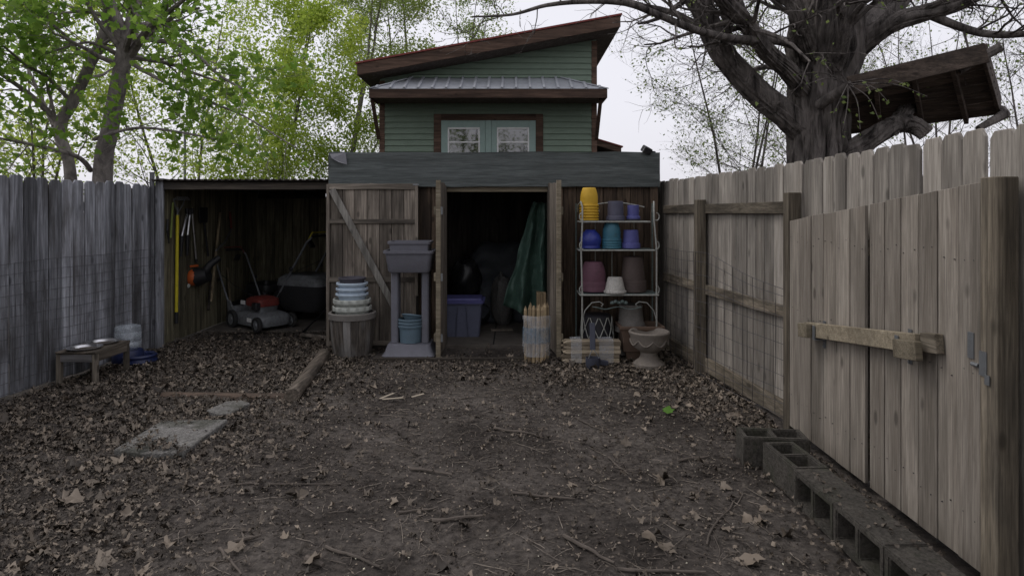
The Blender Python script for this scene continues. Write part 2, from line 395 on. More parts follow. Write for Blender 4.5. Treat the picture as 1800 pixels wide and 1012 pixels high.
# right tan fence
RA, RB, RC = V((1.72,7.6)), V((2.065,4.55)), V((2.075,2.0))
T = thing('board_fence', 'tan cedar dog-eared privacy fence along the right of the yard, behind the gate', 'fence', (RB.x, RB.y, 0))
ms = [board_mesh('board', .133, 1.91, .018, 'fence_tan', .028, k+20) for k in range(5)]
fence_run(T, RB, RA, .14, ms, off=.004); fence_run(T, RC, RB, .14, ms, off=.004)
# in the runs above local -Y points to +x; rails and posts stand on the yard side
def rp(y, off): # point on the yard side of the back run
    t = (y-RB.y)/(RA.y-RB.y); p = RB.lerp(RA, t); return V((p.x-off, y))
for (y0, y1) in ((4.50, 5.985), (6.08, 7.12)):
    for z0, z1, nm in ((1.535,1.625,'rail'), (.765,.855,'rail'), (.02,.15,'kick_board')):
        a = rp(y0, .040); b = rp(y1, .040)
        MB(T).bar((a.x,a.y,(z0+z1)/2), (b.x,b.y,(z0+z1)/2+rng.uniform(-.006,.006)), .038, z1-z0).build(nm, 'treated_rail', T, .003)
for y, hgt in ((6.03, 1.665), (4.45, 1.685)):
    a = rp(y, .085)
    MB(T).box((a.x-.045, y-.045, -.05), (a.x+.045, y+.045, hgt)).build('post', 'treated_post', T, .004)
a = rp(4.47, .02); MB(T).box((a.x-.03, 4.44, 1.56), (a.x+.09, 4.53, 1.64)).build('rail_end', 'treated_rail', T, .003)
def crump(s, z, zz):
    if z > .72: return zz - max(0, (1.75-s))*.0 - (.34*max(0, (s-1.15))*(z-.72) if s > 1.15 else 0) 
    return zz
wp = [rp(6.9,.10), rp(6.12,.10), rp(5.97,.155), rp(5.2,.12), rp(4.55,.075)]
o = wire_mesh('wire_mesh', 'bent wire mesh sagging along the right tan fence and its posts', wp, V((-1,0)), [.03,.13,.23,.34,.46,.58,.70,.82,.95,1.08,1.17], .15, .0026, crump, .02)

# gate: two leaves with sloping top
GX = 1.95
def gtop(y): return 1.486+(4.40-y)/(4.40-2.60)*.19
def gate_leaf(y0, y1, n, label):
    T = thing('gate_leaf', label, 'gate', (GX, (y0+y1)/2, 0), 0, 'leaves of the double gate'); d = (y1-y0)/n
    for i in range(n):
        a, b = y0+i*d+.0035, y0+(i+1)*d-.0035; o = rng.uniform(-.003,.003); zb = .05
        mb = MB(T); mb.prism([(GX+o,a,zb),(GX+o,b,zb),(GX+o,b,gtop(b)+rng.uniform(-.004,.004)),(GX+o,a,gtop(a)+rng.uniform(-.004,.004))], (.019,0,0))
        mb.build('board', 'gate_tan', T, .002)
    for z in (.25, .85, 1.35):
        MB(T).bar((GX+.043,y0+.03,z),(GX+.043,y1-.03,z+(y1-y0)*-.105), .038, .088).build('rail', 'treated_rail', T)
    nm = MB(T)
    for i in range(n):
        for z in (.25,.85,1.35):
            for f in (.25+rng.uniform(-.1,.1),.75+rng.uniform(-.1,.1)):
                zj = rng.uniform(-.025,.045); nm.tube([(GX-.004,y0+(i+f)*d,z+zj),(GX+.002,y0+(i+f)*d,z+zj)], .0026, 6)
    nm.build('nail_heads', 'wire', T)['kind'] = 'stuff'
    return T
gate_leaf(3.455, 4.395, 6, 'gate leaf of six tan boards beside the fence post, farther from the camera')
gate_leaf(2.60, 3.41, 6, 'gate leaf of six tan boards beside the thick near post, nearest the camera')
T = thing('gate_post', 'thick square treated post at the right edge holding the near gate leaf', 'post', (1.975, 2.53, 0))
MB(T).box((1.925,2.485,-.05),(2.015,2.575,1.69)).build('post', 'treated_post', T, .004)
m = MB(T); m.box((1.921,2.535,.88),(1.9245,2.575,.98)); m.box((1.917,2.515,.85),(1.921,2.54,.89)); m.build('hinge_strap', 'galv', T)
T = thing('gate_hasp', 'small grey metal hinge plate screwed to the near gate leaf', 'hinge', (1.944, 2.66, .9)); 
MB(T).box((1.943,2.635,.93),(1.947,2.67,1.04)).build('plate', 'galv', T); MB(T).tube([(1.94,2.60,.91),(1.94,2.64,.91)], .009, 8).build('pin', 'galv', T)
# drop-in gate bar
def gz(y): return .79+(4.06-y)/(4.06-2.75)*.165
T = thing('gate_bar', 'wooden bar laid in metal brackets across the gate boards', 'bar', (1.89, 3.4, .88))
MB(T).bar((1.905,4.05,gz(4.05)), (1.905,2.93,gz(2.93)), .036, .09).build('bar', 'beam_olive', T, .003)
MB(T).bar((1.865,4.05,gz(4.05)-.004), (1.865,3.93,gz(3.93)-.004), .036, .088).build('end_block', 'beam_olive', T, .003)
MB(T).bar((1.866,3.04,gz(3.04)-.03), (1.866,2.87,gz(2.87)-.03), .036, .088).build('end_block', 'beam_olive', T, .003)
MB(T).bar((1.928,2.925,gz(2.925)+.008), (1.928,2.82,gz(2.82)+.008), .040, .09).build('keeper_block', 'treated_rail', T, .003)
for y, lab in ((3.90, 'metal bracket gripping the far end of the gate bar'), (3.06, 'metal bracket gripping the near end of the gate bar')):
    z = gz(y); B = thing('gate_bracket', lab, 'bracket', (1.92, y, z), 0, 'gate bar brackets')
    m = MB(B); m.box((1.879,y-.02,z-.058),(1.949,y+.02,z-.052)); m.box((1.878,y-.014,z-.058),(1.883,y+.014,z+.03)); m.box((1.945,y-.014,z-.11),(1.949,y+.014,z+.06)); m.build('strap', 'galv', B)
    MB(B).tube([(1.949,y,z-.10),(1.938,y,z-.10)], .008, 6).build('bolt', 'galv', B)

# ------------------------------------------------------------------ cinder blocks
def block_mesh(up):
    L, Wd, Hh, t = .39, .19, .19, .032     # length y, width x, height z ; cells open along z (up) or x
    bm_ = MB(); a, b = (Wd, Hh) if up else (Hh, Wd)
    # profile ring in (u=y, v) with two holes, extruded along w
    def ring(w0, w1, vdim):
        L2 = L/2; holes = [(-L2+t, -t/2), (t/2, L2-t)]; us = [-L2, holes[0][0], holes[0][1], holes[1][0], holes[1][1], L2]; vs_ = [0, t, vdim-t, vdim]
        for i in range(5):
            for j in range(3):
                if j == 1 and i in (1, 3): continue
                yield us[i], us[i+1], vs_[j], vs_[j+1]
    vdim = Wd if up else Hh; wdim = Hh if up else Wd
    bm = bmesh.new(); cache = {}
    def vert(u, v, w):
        p = (v-Wd/2, u, w) if up else (w-Wd/2, u, v); k = tuple(round(x, 5) for x in p)
        if k not in cache: cache[k] = bm.verts.new(p)
        return cache[k]
    cells = list(ring(0, wdim, vdim)); keyset = {(round(c[0],5), round(c[2],5)) for c in cells}
    allu = sorted({c[0] for c in cells}|{c[1] for c in cells}); allv = sorted({c[2] for c in cells}|{c[3] for c in cells})
    solid = {(i, j) for i in range(len(allu)-1) for j in range(len(allv)-1) if (round(allu[i],5), round(allv[j],5)) in keyset}
    for i, j in solid:
        u0, u1, v0, v1 = allu[i], allu[i+1], allv[j], allv[j+1]
        for w_ in (0, wdim): bm.faces.new([vert(u0,v0,w_), vert(u1,v0,w_), vert(u1,v1,w_), vert(u0,v1,w_)])
        for di, dj, e in ((-1,0,((u0,v0),(u0,v1))), (1,0,((u1,v0),(u1,v1))), (0,-1,((u0,v0),(u1,v0))), (0,1,((u0,v1),(u1,v1)))):
            if (i+di, j+dj) not in solid: bm.faces.new([vert(*e[0],0), vert(*e[1],0), vert(*e[1],wdim), vert(*e[0],wdim)])
    bmesh.ops.recalc_face_normals(bm, faces=bm.faces)
    bmesh.ops.bevel(bm, geom=[e for e in bm.edges if e.calc_face_angle(0) > .5], offset=.006, segments=2, affect='EDGES')
    me = bpy.data.meshes.new('cinder_block'); bm.to_mesh(me); bm.free(); me.materials.append(M['block']); return me
up_, side_ = block_mesh(True), block_mesh(False)
for me, x, y, rz, dz, lab in ((up_, 1.615, 3.885, 84, 0, 'cinder block at the far end of the row, turned askew with its cells facing up'),
    (up_, 1.60, 3.545, 3, .0, 'cinder block with two open cells facing up, second from the far end'),
    (side_, 1.605, 3.155, 2, .0, 'cinder block lying with cells facing the yard, third from the far end'),
    (side_, 1.615, 2.765, 1.5, .005, 'cinder block lying with cells facing the yard, fourth from the far end'),
    (side_, 1.625, 2.375, 1, .0, 'cinder block lying with cells facing the yard, nearest the camera')):
    o = place('cinder_block', me, None, (x, y, dz-.012), (0, 0, R(rz))); tag(o, lab, 'cinder block', 'cinder blocks along the gate')

# ------------------------------------------------------------------ main shed
SY = 7.15; X0, X1 = -2.10, 1.66; SB = 9.9
S = thing('garden_shed', 'brown wooden garden shed with flat dark roofing band and open double doors', 'shed', (-.2, SY, 0))
def P(name, m, a, b, par=None, bev=.003): return MB(S).box(a, b).build(name, m, par or S, bev)
fl = P('floor', 'floor_shed', (X0+.02, SY+.0, -.05), (X1-.02, SB, .03))
P('floor_seam', 'dark_void', (-.22, SY+.02, .03), (-.205, SB-.3, .0325), fl, 0)
P('sill_board', 'beam_dark', (-1.45, 6.52, -.03), (1.35, 6.57, .025))
# front wall boards
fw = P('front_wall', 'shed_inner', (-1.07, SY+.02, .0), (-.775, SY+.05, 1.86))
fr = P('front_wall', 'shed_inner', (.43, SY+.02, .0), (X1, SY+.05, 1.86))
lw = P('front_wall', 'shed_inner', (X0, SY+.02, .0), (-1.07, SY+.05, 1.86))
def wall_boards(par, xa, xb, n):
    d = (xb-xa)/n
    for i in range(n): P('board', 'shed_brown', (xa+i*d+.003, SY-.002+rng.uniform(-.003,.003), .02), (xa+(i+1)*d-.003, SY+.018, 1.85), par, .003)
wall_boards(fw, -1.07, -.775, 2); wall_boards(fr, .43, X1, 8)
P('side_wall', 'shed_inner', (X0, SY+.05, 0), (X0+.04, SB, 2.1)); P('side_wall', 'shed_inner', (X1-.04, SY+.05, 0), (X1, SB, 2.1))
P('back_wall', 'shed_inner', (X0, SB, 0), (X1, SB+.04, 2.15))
P('roof', 'membrane', (X0+.02, SY-.02, 2.16), (X1-.02, SB+.1, 2.20))
P('corner_post', 'shed_brown', (X1-.085, SY-.03, 0), (X1+.002, SY-.004, 1.84))
P('door_header', 'beam_olive', (-.775, SY-.012, 1.775), (.43, SY+.045, 1.835))
P('jamb', 'treated_post', (-.80, SY-.004, .03), (-.748, SY+.07, 1.775)); P('jamb', 'treated_post', (.403, SY-.004, .03), (.45, SY+.07, 1.775))
# roofing membrane folded over the front: slightly rippled band
def band():
    mb = MB(S); nx, nz = 90, 12; xa, xb = -2.075, 1.675; vs = []; fs = []
    for j in range(nz+1):
        for i in range(nx+1):
            x = xa+(xb-xa)*i/nx; z = 1.832+(2.225-1.832)*j/nz
            r = noise.noise(V((x*1.3, z*9, 1)))*.012+noise.noise(V((x*6, z*5, 7)))*.006
            zz = z+(noise.noise(V((x*2.1, j*.2, 5)))*.010 if j in (0, nz) else 0)
            vs.append((x, SY-.055-r*(1 if 0 < j < nz else .4)-.012*(1-j/nz), zz))
    for j in range(nz):
        for i in range(nx): a = j*(nx+1)+i; fs.append((a, a+1, a+nx+2, a+nx+1))
    b0 = len(vs)
    for i in range(nx+1): vs.append((xa+(xb-xa)*i/nx, SY+.25, 2.235))
    for i in range(nx): a = nz*(nx+1)+i; fs.append((a, a+1, b0+i+1, b0+i))
    mb.add(vs, fs); return mb.build('roofing_band', 'membrane', S, 0, True)
rb = band()
P('fascia', 'shed_inner', (X0+.01, SY-.04, 1.86), (X1-.01, SY+.01, 2.18))
for xx in (-2.073, 1.672): MB(S).box((xx-.004, SY-.06, 1.83), (xx+.004, SY+.6, 2.22)).build('roofing_side', 'membrane', S)
m = MB(S); m.add([(-2.06,SY-.078,2.20),(-1.88,SY-.082,2.215),(-1.86,SY-.09,2.08),(-1.95,SY-.105,2.105),(-2.03,SY-.10,2.15)], [(0,1,2,3,4)])
fo = m.build('loose_flap', 'membrane_flap', S); fo['label'] = 'pale loose flap of roofing torn at the corner'
# z-braced door lying flat over the front
D0, D1, DY = -2.095, -1.06, SY-.055
dz = MB(S).box((D0+.0, DY+.012, .05), (D1, DY+.02, 1.80)).build('door', 'shed_inner', S); dz['label'] = 'weathered plank door with diagonal brace'
n = 7; d = (D1-D0-.06)/n
for i in range(n):
    a = D0+.035+i*d; tz = 1.895-rng.uniform(0,.03); mb = MB(S)
    mb.prism([(a+.003,DY-.006,.04),(a+d-.003,DY-.006,.04),(a+d-.003,DY-.006,tz-.02),(a+d-.03,DY-.006,tz),(a+.03,DY-.006,tz),(a+.003,DY-.006,tz-.02)], (0,.017,0))
    mb.build('board', 'door_wood', dz, .003)
for z0, z1 in ((1.80,1.865), (1.415,1.465), (.755,.81), (.04,.09)):
    P('rail', 'door_rail', (D0+.02, DY-.028, z0), (D1-.005, DY-.007, z1), dz)
P('stile', 'door_wood', (D0-.004, DY-.03, .03), (D0+.033, DY-.004, 1.86), dz); P('stile', 'door_wood', (D1-.036, DY-.031, .60), (D1-.002, DY-.005, 1.86), dz)
MB(S).bar((-2.03,DY-.042,1.80), (-1.19,DY-.042,.22), .075, .022, (0,-1,0)).build('brace', 'door_brace', dz, .003)
P('hinge', 'galv', (D1-.06, DY-.036, 1.845), (D1+.01, DY-.032, 1.862), dz)
# double doors standing open towards the yard
def leaf(hx, hy, fx, fy, sgn, lab):
    a = V((hx,hy)); b = V((fx,fy)); d = (b-a); L = d.length; d /= L; nv = V((-d.y,d.x))*sgn   # nv points to the inner face
    th = .018
    base = MB(S).bar((a.x,a.y,.93), (b.x,b.y,.93), .004, 1.78).build('door', 'door_wood', S); base['label'] = lab
    for i in range(4):
        p = a+d*(L*i/4+.004); q = a+d*(L*(i+1)/4-.004); c0 = nv*.011; tz = 1.86+rng.uniform(-.01,.02)
        mb = MB(S); mb.prism([(p.x+c0.x,p.y+c0.y,.03),(q.x+c0.x,q.y+c0.y,.03),(q.x+c0.x,q.y+c0.y,tz),(p.x+c0.x,p.y+c0.y,tz)], (-nv.x*.02,-nv.y*.02,0)); mb.build('board', 'door_wood' , base, .002)
    for z in (.22, .86, 1.56):
        p = a+nv*.032; q = b+nv*.032
        MB(S).bar((p.x,p.y,z), (q.x,q.y,z), .038, .085).build('rail', 'beam_olive', base, .003)
    e = b+d*.012; MB(S).bar((e.x,e.y,.02), (e.x,e.y,1.88), .05, .02, (d.x,d.y,0)).build('edge_strip', 'beam_olive', base, .002)
    return base
L1 = leaf(-.752, SY-.02, -.775, 6.60, -1, 'plank door leaf swung open on the left of the doorway')
L2 = leaf(.41, SY-.02, .49, 6.585, 1, 'plank door leaf swung open on the right of the doorway')
for z in (.22,.86,1.56): MB(S).box((-.79,6.585,z-.04),(-.73,6.60,z+.04)).build('hinge', 'galv', L1); 
for z in (.84,.87): MB(S).tube([(.50,6.58,z),(.515,6.575,z)], .012, 8).build('hook_eye', 'galv', L2)

# ------------------------------------------------------------------ open lean-to for tools
LX0, LX1, LY0, LY1 = -4.07, -2.12, 7.18, 10.0
T = thing('tool_lean_to', 'open-fronted lean-to of dark boards sheltering mowers and tools', 'lean-to', (-3.1, LY0, 0))
lf = MB(T).box((LX0-.03,LY0+.05,0),(LX0-.012,LY1,1.90)).build('side_wall', 'shed_inner', T)
for i in range(20):
    d = (LY1-LY0-.06)/20; y = LY0+.06+i*d
    MB(T).box((LX0-.012,y+.004,.0),(LX0+.006+rng.uniform(-.003,.003),y+d-.004,1.86)).build('board', 'leanto_inner', lf, .002)
bk = MB(T).box((LX0-.06,LY1+.03,0),(LX1+.04,LY1+.045,1.785)).build('back_wall', 'shed_inner', T)
for i in range(14):
    d = (LX1-LX0)/14; x = LX0+i*d
    MB(T).box((x+.003,LY1,.0),(x+d-.003,LY1+.02,1.79)).build('board', 'leanto_inner', bk, .002)
for xa, xb in ((LX0,-3.62),(-3.585,-2.99),(-2.965,-2.72),(-2.698,-2.47),(-2.447,-2.25),(-2.228,LX1)):
    MB(T).box((xa,LY1-.01,1.76),(xb,LY1+.05,1.87)).build('filler_strip', 'shed_inner', T)
MB(T).bar((LX0+.04,LY0-.02,1.93),(LX0+.04,LY0-.02,-.05), .09, .03, (0,1,0)).build('front_post', 'fence_grey', T, .003)
MB(T).bar((LX0-.03,LY0-.05,2.0),(LX0-.03,LY0-.05,0), .05, .02, (0,1,0)).build('corner_board', 'fence_grey', T, .003)
MB(T).bar((LX0,LY0+.0,1.845),(LX1+.02,LY0+.0,1.845), .04, .085, (0,0,1)).build('front_beam', 'beam_dark', T, .003)
for x in (-3.6,-3.1,-2.6): MB(T).bar((x,LY0+.03,1.855),(x,LY1,1.825), .04, .07).build('rafter', 'shed_inner', T)
m = MB(T); nx = 160; vs = []; fs = []       # corrugated roof sheet
for j, (y, z) in enumerate(((LY0-.09,1.915),(LY1+.1,1.87))):
    for i in range(nx+1):
        x = LX0-.02+(LX1-LX0+.05)*i/nx; vs.append((x, y+.01*noise.noise(V((x*4,0,0))), z+.008*math.cos(i/nx*2*math.pi*26)+.006*noise.noise(V((x*3,1,0)))))
fs = [(i,i+1,nx+2+i,nx+1+i) for i in range(nx)]; m.add(vs, fs); r_ = m.build('roof_sheet', 'beam_dark', T, 0, True)
mod = r_.modifiers.new('s', 'SOLIDIFY'); mod.thickness = .012
MB(T).box((LX0+.05,8.1,-.05),(LX1-.05,LY1,.012)).build('floor', 'floor_shed', T, .004)

# ------------------------------------------------------------------ house behind
HYW = 13.0; HX0, HX1 = -2.74, 1.75
Hs = thing('green_house', 'green sided house with sloping red-edged roof and brown trim behind the shed', 'house', (-.5, HYW, 0))
def HP(name, m, a, b, par=None, bev=.004): return MB(Hs).box(a, b).build(name, m, par or Hs, bev)
def slope(x): return 4.50+(x+3.07)/(2.15+3.07)*.96        # roof top line at x
wall = MB(Hs); wall.prism([(HX0,HYW,0),(HX1,HYW,0),(HX1,HYW,slope(HX1)-.26),(HX0,HYW,slope(HX0)-.26)], (0,.12,0)); wall = wall.build('wall', 'siding', Hs)
sw = MB(Hs); 
for xx in (HX0, HX1-.1): sw = MB(Hs); sw.prism([(xx,HYW+.12,0),(xx,19,0),(xx,19,slope(xx)-.26),(xx,HYW+.12,slope(xx)-.26)], (.1,0,0)); sw.build('side_wall', 'siding', Hs)
WX0, WX1, WZ = -1.62, .645, 3.57
k = 0; z = 1.7; ex = .122
while z < 5.3:
    segs = [(HX0+.10, HX1-.10)] if z > WZ-.03 else [(HX0+.10, WX0), (WX1, HX1-.10)]
    for a, b in segs:
        lo = lambda x: min(z+ex, slope(x)-.27)
        # clip the left end where the rake cuts the course
        aa = a
        if slope(a)-.27 < z+.02: aa = -3.07+((z+.02+.27)-4.50)/.96*5.22
        if aa >= b-.05: continue
        za, zb = lo(aa), lo(b); mb = MB(Hs)
        mb.add([(aa,HYW-.030,z),(b,HYW-.030,z),(b,HYW-.004,zb),(aa,HYW-.004,za),(aa,HYW,z),(b,HYW,z)], [(0,1,2,3),(0,4,5,1)])
        if za < z+ex-.001:   # extra corner where the rake crosses the board
            xc = min(b, -3.07+((z+ex+.27)-4.50)/.96*5.22)
            mb = MB(Hs); mb.add([(aa,HYW-.030,z),(b,HYW-.030,z),(b,HYW-.004,lo(b)),(xc,HYW-.004,lo(xc)),(aa,HYW-.004,za),(aa,HYW,z),(b,HYW,z)], [(0,1,2,3,4),(0,5,6,1)])
        mb.build('siding_board', 'siding', wall)
    z += ex
HP('corner_board', 'trim_brown', (HX0-.012,HYW-.03,0), (HX0+.10,HYW-.001,slope(HX0)-.3)); HP('corner_board', 'trim_brown', (HX1-.10,HYW-.03,0), (HX1+.012,HYW-.001,slope(HX1)-.3))
# main roof
OY = 12.4
def slab(x0, x1, y0, y1, zt, th, name, m, par=None):
    mb = MB(Hs); mb.prism([(x0,y0,slope(x0)+zt),(x1,y0,slope(x1)+zt),(x1,y0,slope(x1)+zt-th),(x0,y0,slope(x0)+zt-th)], (0,y1-y0,0)); return mb.build(name, m, par or Hs)
rf = slab(-3.07, 2.15, OY+.03, 19.4, -.03, .06, 'roof', 'red_metal')
slab(-3.10, 2.18, OY-.02, 19.42, .012, .035, 'roof_edge', 'red_metal', rf)
slab(-3.07, 2.15, OY, OY+.028, -.03, .22, 'fascia', 'trim_brown', rf)
slab(-3.06, 2.14, OY+.03, 19.4, -.245, .012, 'soffit', 'soffit', rf)
MB(Hs).prism([(-3.07,OY+.03,slope(-3.07)-.03),(-3.07,19.4,slope(-3.07)-.03),(-3.07,19.4,slope(-3.07)-.24),(-3.07,OY+.03,slope(-3.07)-.24)], (.02,0,0)).build('side_fascia', 'trim_brown', rf)
MB(Hs).prism([(2.13,OY+.03,slope(2.15)-.03),(2.13,19.4,slope(2.15)-.03),(2.13,19.4,slope(2.15)-.24),(2.13,OY+.03,slope(2.15)-.24)], (.02,0,0)).build('side_fascia', 'trim_brown', rf)
# pent roof of ribbed metal
PY = 12.2; pa, pb, pz0, pz1 = -2.79, 1.86, 3.945, 4.32; ta, tb = -2.07, 1.03
mb = MB(Hs); mb.add([(pa,PY,pz0),(pb,PY,pz0),(tb,HYW-.03,pz1),(ta,HYW-.03,pz1),(pa,HYW-.03,pz0),(pb,HYW-.03,pz0)], [(0,1,2,3),(0,3,4),(1,5,2)])
pr = mb.build('pent_roof', 'metal_roof', Hs)
for i in range(17):
    x = pa+.14+i*(pb-pa-.28)/16; ze = pz0+.012; t = 1.0
    if x < ta: t = (x-pa)/(ta-pa)
    if x > tb: t = (pb-x)/(pb-tb)
    MB(Hs).bar((x,PY-.01,ze), (x,PY+(HYW-.04-PY)*t,pz0+.012+(pz1-pz0)*t), .05, .05).build('roof_rib', 'metal_roof', pr, .005)
for xa, xt in ((pa,ta),(pb,tb)): MB(Hs).bar((xa,PY,pz0+.01),(xt,HYW-.04,pz1+.01), .09, .02).build('hip_cap', 'metal_roof', pr)
MB(Hs).bar((ta,HYW-.05,pz1+.02),(tb,HYW-.05,pz1+.02), .05, .05).build('flashing', 'siding', pr)
HP('pent_fascia', 'trim_brown', (pa,PY,3.765), (pb,PY+.03,3.94), pr); 
for xx in (pa, pb-.03): HP('pent_fascia', 'trim_brown', (xx,PY+.03,3.765), (xx+.03,HYW-.03,3.94), pr)
HP('pent_soffit', 'soffit', (pa+.03,PY+.03,3.79), (pb-.03,HYW-.025,3.80), pr, 0)
for xx in (HX0-.02, HX1+.0):     # knee braces at the corners
    MB(Hs).bar((xx,PY+.15,3.77),(xx,HYW-.03,3.05), .05, .07, (1,0,0)).build('knee_brace', 'trim_brown', Hs, .004)
# window pair
wn = HP('window', 'dark_void', (WX0+.15,HYW-.012,1.6), (WX1-.15,HYW-.006,WZ-.13))
HP('casing', 'trim_brown', (WX0,HYW-.045,1.6), (WX0+.15,HYW-.002,WZ), wn); HP('casing', 'trim_brown', (WX1-.15,HYW-.045,1.6), (WX1,HYW-.002,WZ), wn)
HP('casing', 'trim_brown', (WX0+.15,HYW-.0451,WZ-.13), (WX1-.15,HYW-.0021,WZ), wn)
mid = (WX0+WX1)/2+.0
for a, b, pa_, pb_ in ((WX0+.155, mid-.06, -1.33, -.665), (mid+.06, WX1-.155, -.31, .355)):
    y0 = HYW-.052
    HP('sash_stile', 'sash', (a,y0,1.6), (pa_,HYW-.014,WZ-.135), wn); HP('sash_stile', 'sash', (pb_,y0,1.6), (b,HYW-.014,WZ-.135), wn)
    HP('sash_rail', 'sash', (pa_,y0,3.29), (pb_,HYW-.0141,WZ-.1351), wn)
    for (x0, x1, z0, z1) in ((pa_,pa_+.03,1.6,3.29),(pb_-.03,pb_,1.6,3.29),(pa_+.03,pb_-.03,3.255,3.29),(pa_+.03,pb_-.03,2.97,3.0)):
        HP('muntin', 'white_paint', (x0,y0-.006,z0), (x1,HYW-.02,z1), wn, .002)
    HP('pane', 'glass', (pa_+.01,HYW-.034,1.6), (pb_-.01,HYW-.030,3.28), wn, 0)
    HP('blind', 'curtain', (pa_+.02,HYW-.020,1.6), (pb_-.02,HYW-.016,3.27), wn, 0)
HP('mullion', 'sash', (mid-.058,HYW-.07,1.6), (mid+.058,HYW-.014,WZ-.136), wn)
for x in (-1.24, -.93): HP('yellow_bit', 'bit_yellow', (x,HYW-.0285,3.05), (x+.10+.05*(x>-1),HYW-.0215,3.2), wn)  # plain yellow bits put in for the two yellow glows behind the left pane
# low side roof on the right
mb = MB(Hs); mb.prism([(1.76,15,3.36),(2.62,15,3.10),(2.62,15,2.96),(1.76,15,3.22)], (0,3,0)); mb.build('side_roof', 'trim_brown', Hs)
MB(Hs).prism([(1.76,14.98,3.39),(2.66,14.98,3.12),(2.66,14.98,3.09),(1.76,14.98,3.36)], (0,3.1,0)).build('side_roof_metal', 'red_metal', Hs)
MB(Hs).box((1.76,15.1,0),(2.3,17.8,2.97)).build('side_bay', 'siding', Hs)
# ------------------------------------------------------------------ pots
def pot_prof(r0, r1, h, rim, lip=.012, inv=True, bulge=0):
    """thin-walled pot profile; r0 base radius, r1 mouth radius, rim band height"""
    k = 7; outer = [(r0*.9, 0), (r0, h*.02)]
    for i in range(1, k+1):
        t = i/k; outer.append((r0+(r1-lip-r0)*t+bulge*math.sin(math.pi*t), h*.02+(h-rim-h*.02)*t))
    outer += [(r1-.002, h-rim+.004), (r1, h-rim+.009), (r1, h-.004), (r1-.004, h)]
    th = .008; inner = [(r1-th-.004, h-.001), (r1-lip-th, h-rim)] + [(max(.01,r0-th), .014)]
    pr = outer+inner
    if inv: pr = [(r, h-z) for r, z in pr]
    return pr
def pot(name, label, m, px, py, Y, r0, r1, h, rim, inv=True, group='plant pots', lip=.012, bulge=0, fn=None, z=None, cat='plant pot', n=30):
    p = at(px, py, Y); p.z = p.z if z is None else z
    mb = MB(); pr = pot_prof(r0, r1, h, rim, lip, inv, bulge)
    mb.lathe(pr, (0,0,0), n, fn); k = len(pr)
    # close base
    mb.f.append(tuple(range(n)) if True else ())
    mb.f.append(tuple(range((k-1)*n, k*n)))
    o = mb.build(name, m, None, 0, True, p, (0,0,rng.uniform(0,6))); tag(o, label, cat, group); return o
ORD = ['topmost', 'second', 'third', 'fourth', 'fifth', 'sixth']
# --- baker's rack (real steel rod shelf unit)
RY0, RY1 = 6.55, 6.86
def shelf_z(y, D=6.7): return H+(HY-y)/F*D
T = thing('bakers_rack', 'rusty white wrought-iron plant rack with three shelves against the brown wall', 'plant rack', (1.08, 6.7, 0))
sx = lambda px, D=6.7: (px-900)/F*D
SH = [(shelf_z(388), sx(1018), sx(1139), 6.60), (shelf_z(437), sx(1016), sx(1146), 6.56), (shelf_z(513), sx(1017), sx(1151), 6.52)]
for i, (z, a, b, yf) in enumerate(SH):
    o = MB(T).box((a, yf, z-.008), (b, RY1, z-.002)).build('shelf', 'rack_green', T, .002)
    m = MB(T); m.tube([(a,yf,z-.01),(b,yf,z-.01)], .009, 8); m.tube([(a,RY1,z-.01),(b,RY1,z-.01)], .008, 8)
    for x in (a, b): m.tube([(x,yf,z-.01),(x,RY1,z-.01)], .008, 8)
    m.build('shelf_edge', 'rack_paint', o, 0, True)
for s, (x, xo) in ((-1,(SH[2][1],-.01)), (1,(SH[2][2],.01))):
    MB(T).tube([(x+xo,RY1,0),(x+xo,RY1,1.64)], .009, 8).build('back_upright', 'rack_green', T, 0, True)
    MB(T).tube([(x-s*.02,6.53,0),(x-s*.02,6.53,SH[2][0]),(x-s*.012,6.56,SH[1][0]),(x-s*.03,6.60,SH[0][0]),(x-s*.03,6.61,1.60),(x-s*.02,6.66,1.655),(x,6.74,1.62),(x,6.80,1.55)], .009, 8).build('front_upright', 'rack_paint', T, 0, True)
    for z in (SH[0][0], SH[1][0], SH[2][0]):
        m = MB(T); m.tube([(x-s*.02+s*.028*math.sin(a),6.53,z+.045+.04*math.cos(a)*(1)) for a in [k*.45 for k in range(9)]], .006, 6); m.build('scroll', 'rack_paint', T, 0, True)
    c = sx(1034 if s < 0 else 1134)
    m = MB(T); m.tube([(x-s*.02,6.535,.42),(x-s*.05,6.535,.52),(x-s*.12,6.535,.60),(x-s*.2,6.535,.61),(x-s*.24,6.535,.585),(x-s*.22,6.535,.56)], .006, 6)
    m.build('lower_scroll', 'rack_paint', T, 0, True)
m = MB(T); xs_ = [sx(1030)+i*(sx(1138)-sx(1030))/24 for i in range(25)]
m.tube([(x,RY1,1.60+.05*math.sin(i/24*math.pi)) for i, x in enumerate(xs_)], .007, 6); m.tube([(xs_[0],RY1,1.46),(xs_[0],RY1,1.6)], .005, 6)
for c in (4, 12, 20):
    m.tube([(xs_[c]+.055*math.cos(a)*(1-a/14),RY1-.003,1.55+.055*math.sin(a)*(1-a/14)) for a in [k*.5 for k in range(18)]], .005, 5)
m.build('back_scrolls', 'rack_paint', T, 0, True)
m = MB(T); m.tube([(sx(1038)+i*(sx(1122)-sx(1038))/20,6.535,.545+.012*math.cos(i*.6)) for i in range(21)], .006, 6)
for i in range(5): m.lathe([(.0,-.02),(.022,-.012),(.026,0),(.018,.012),(0,.02)], (sx(1072)+i*.035-.0,6.535,.60+.012*(i%2)), 8)
m.build('front_swag', 'rack_green', T, 0, True)
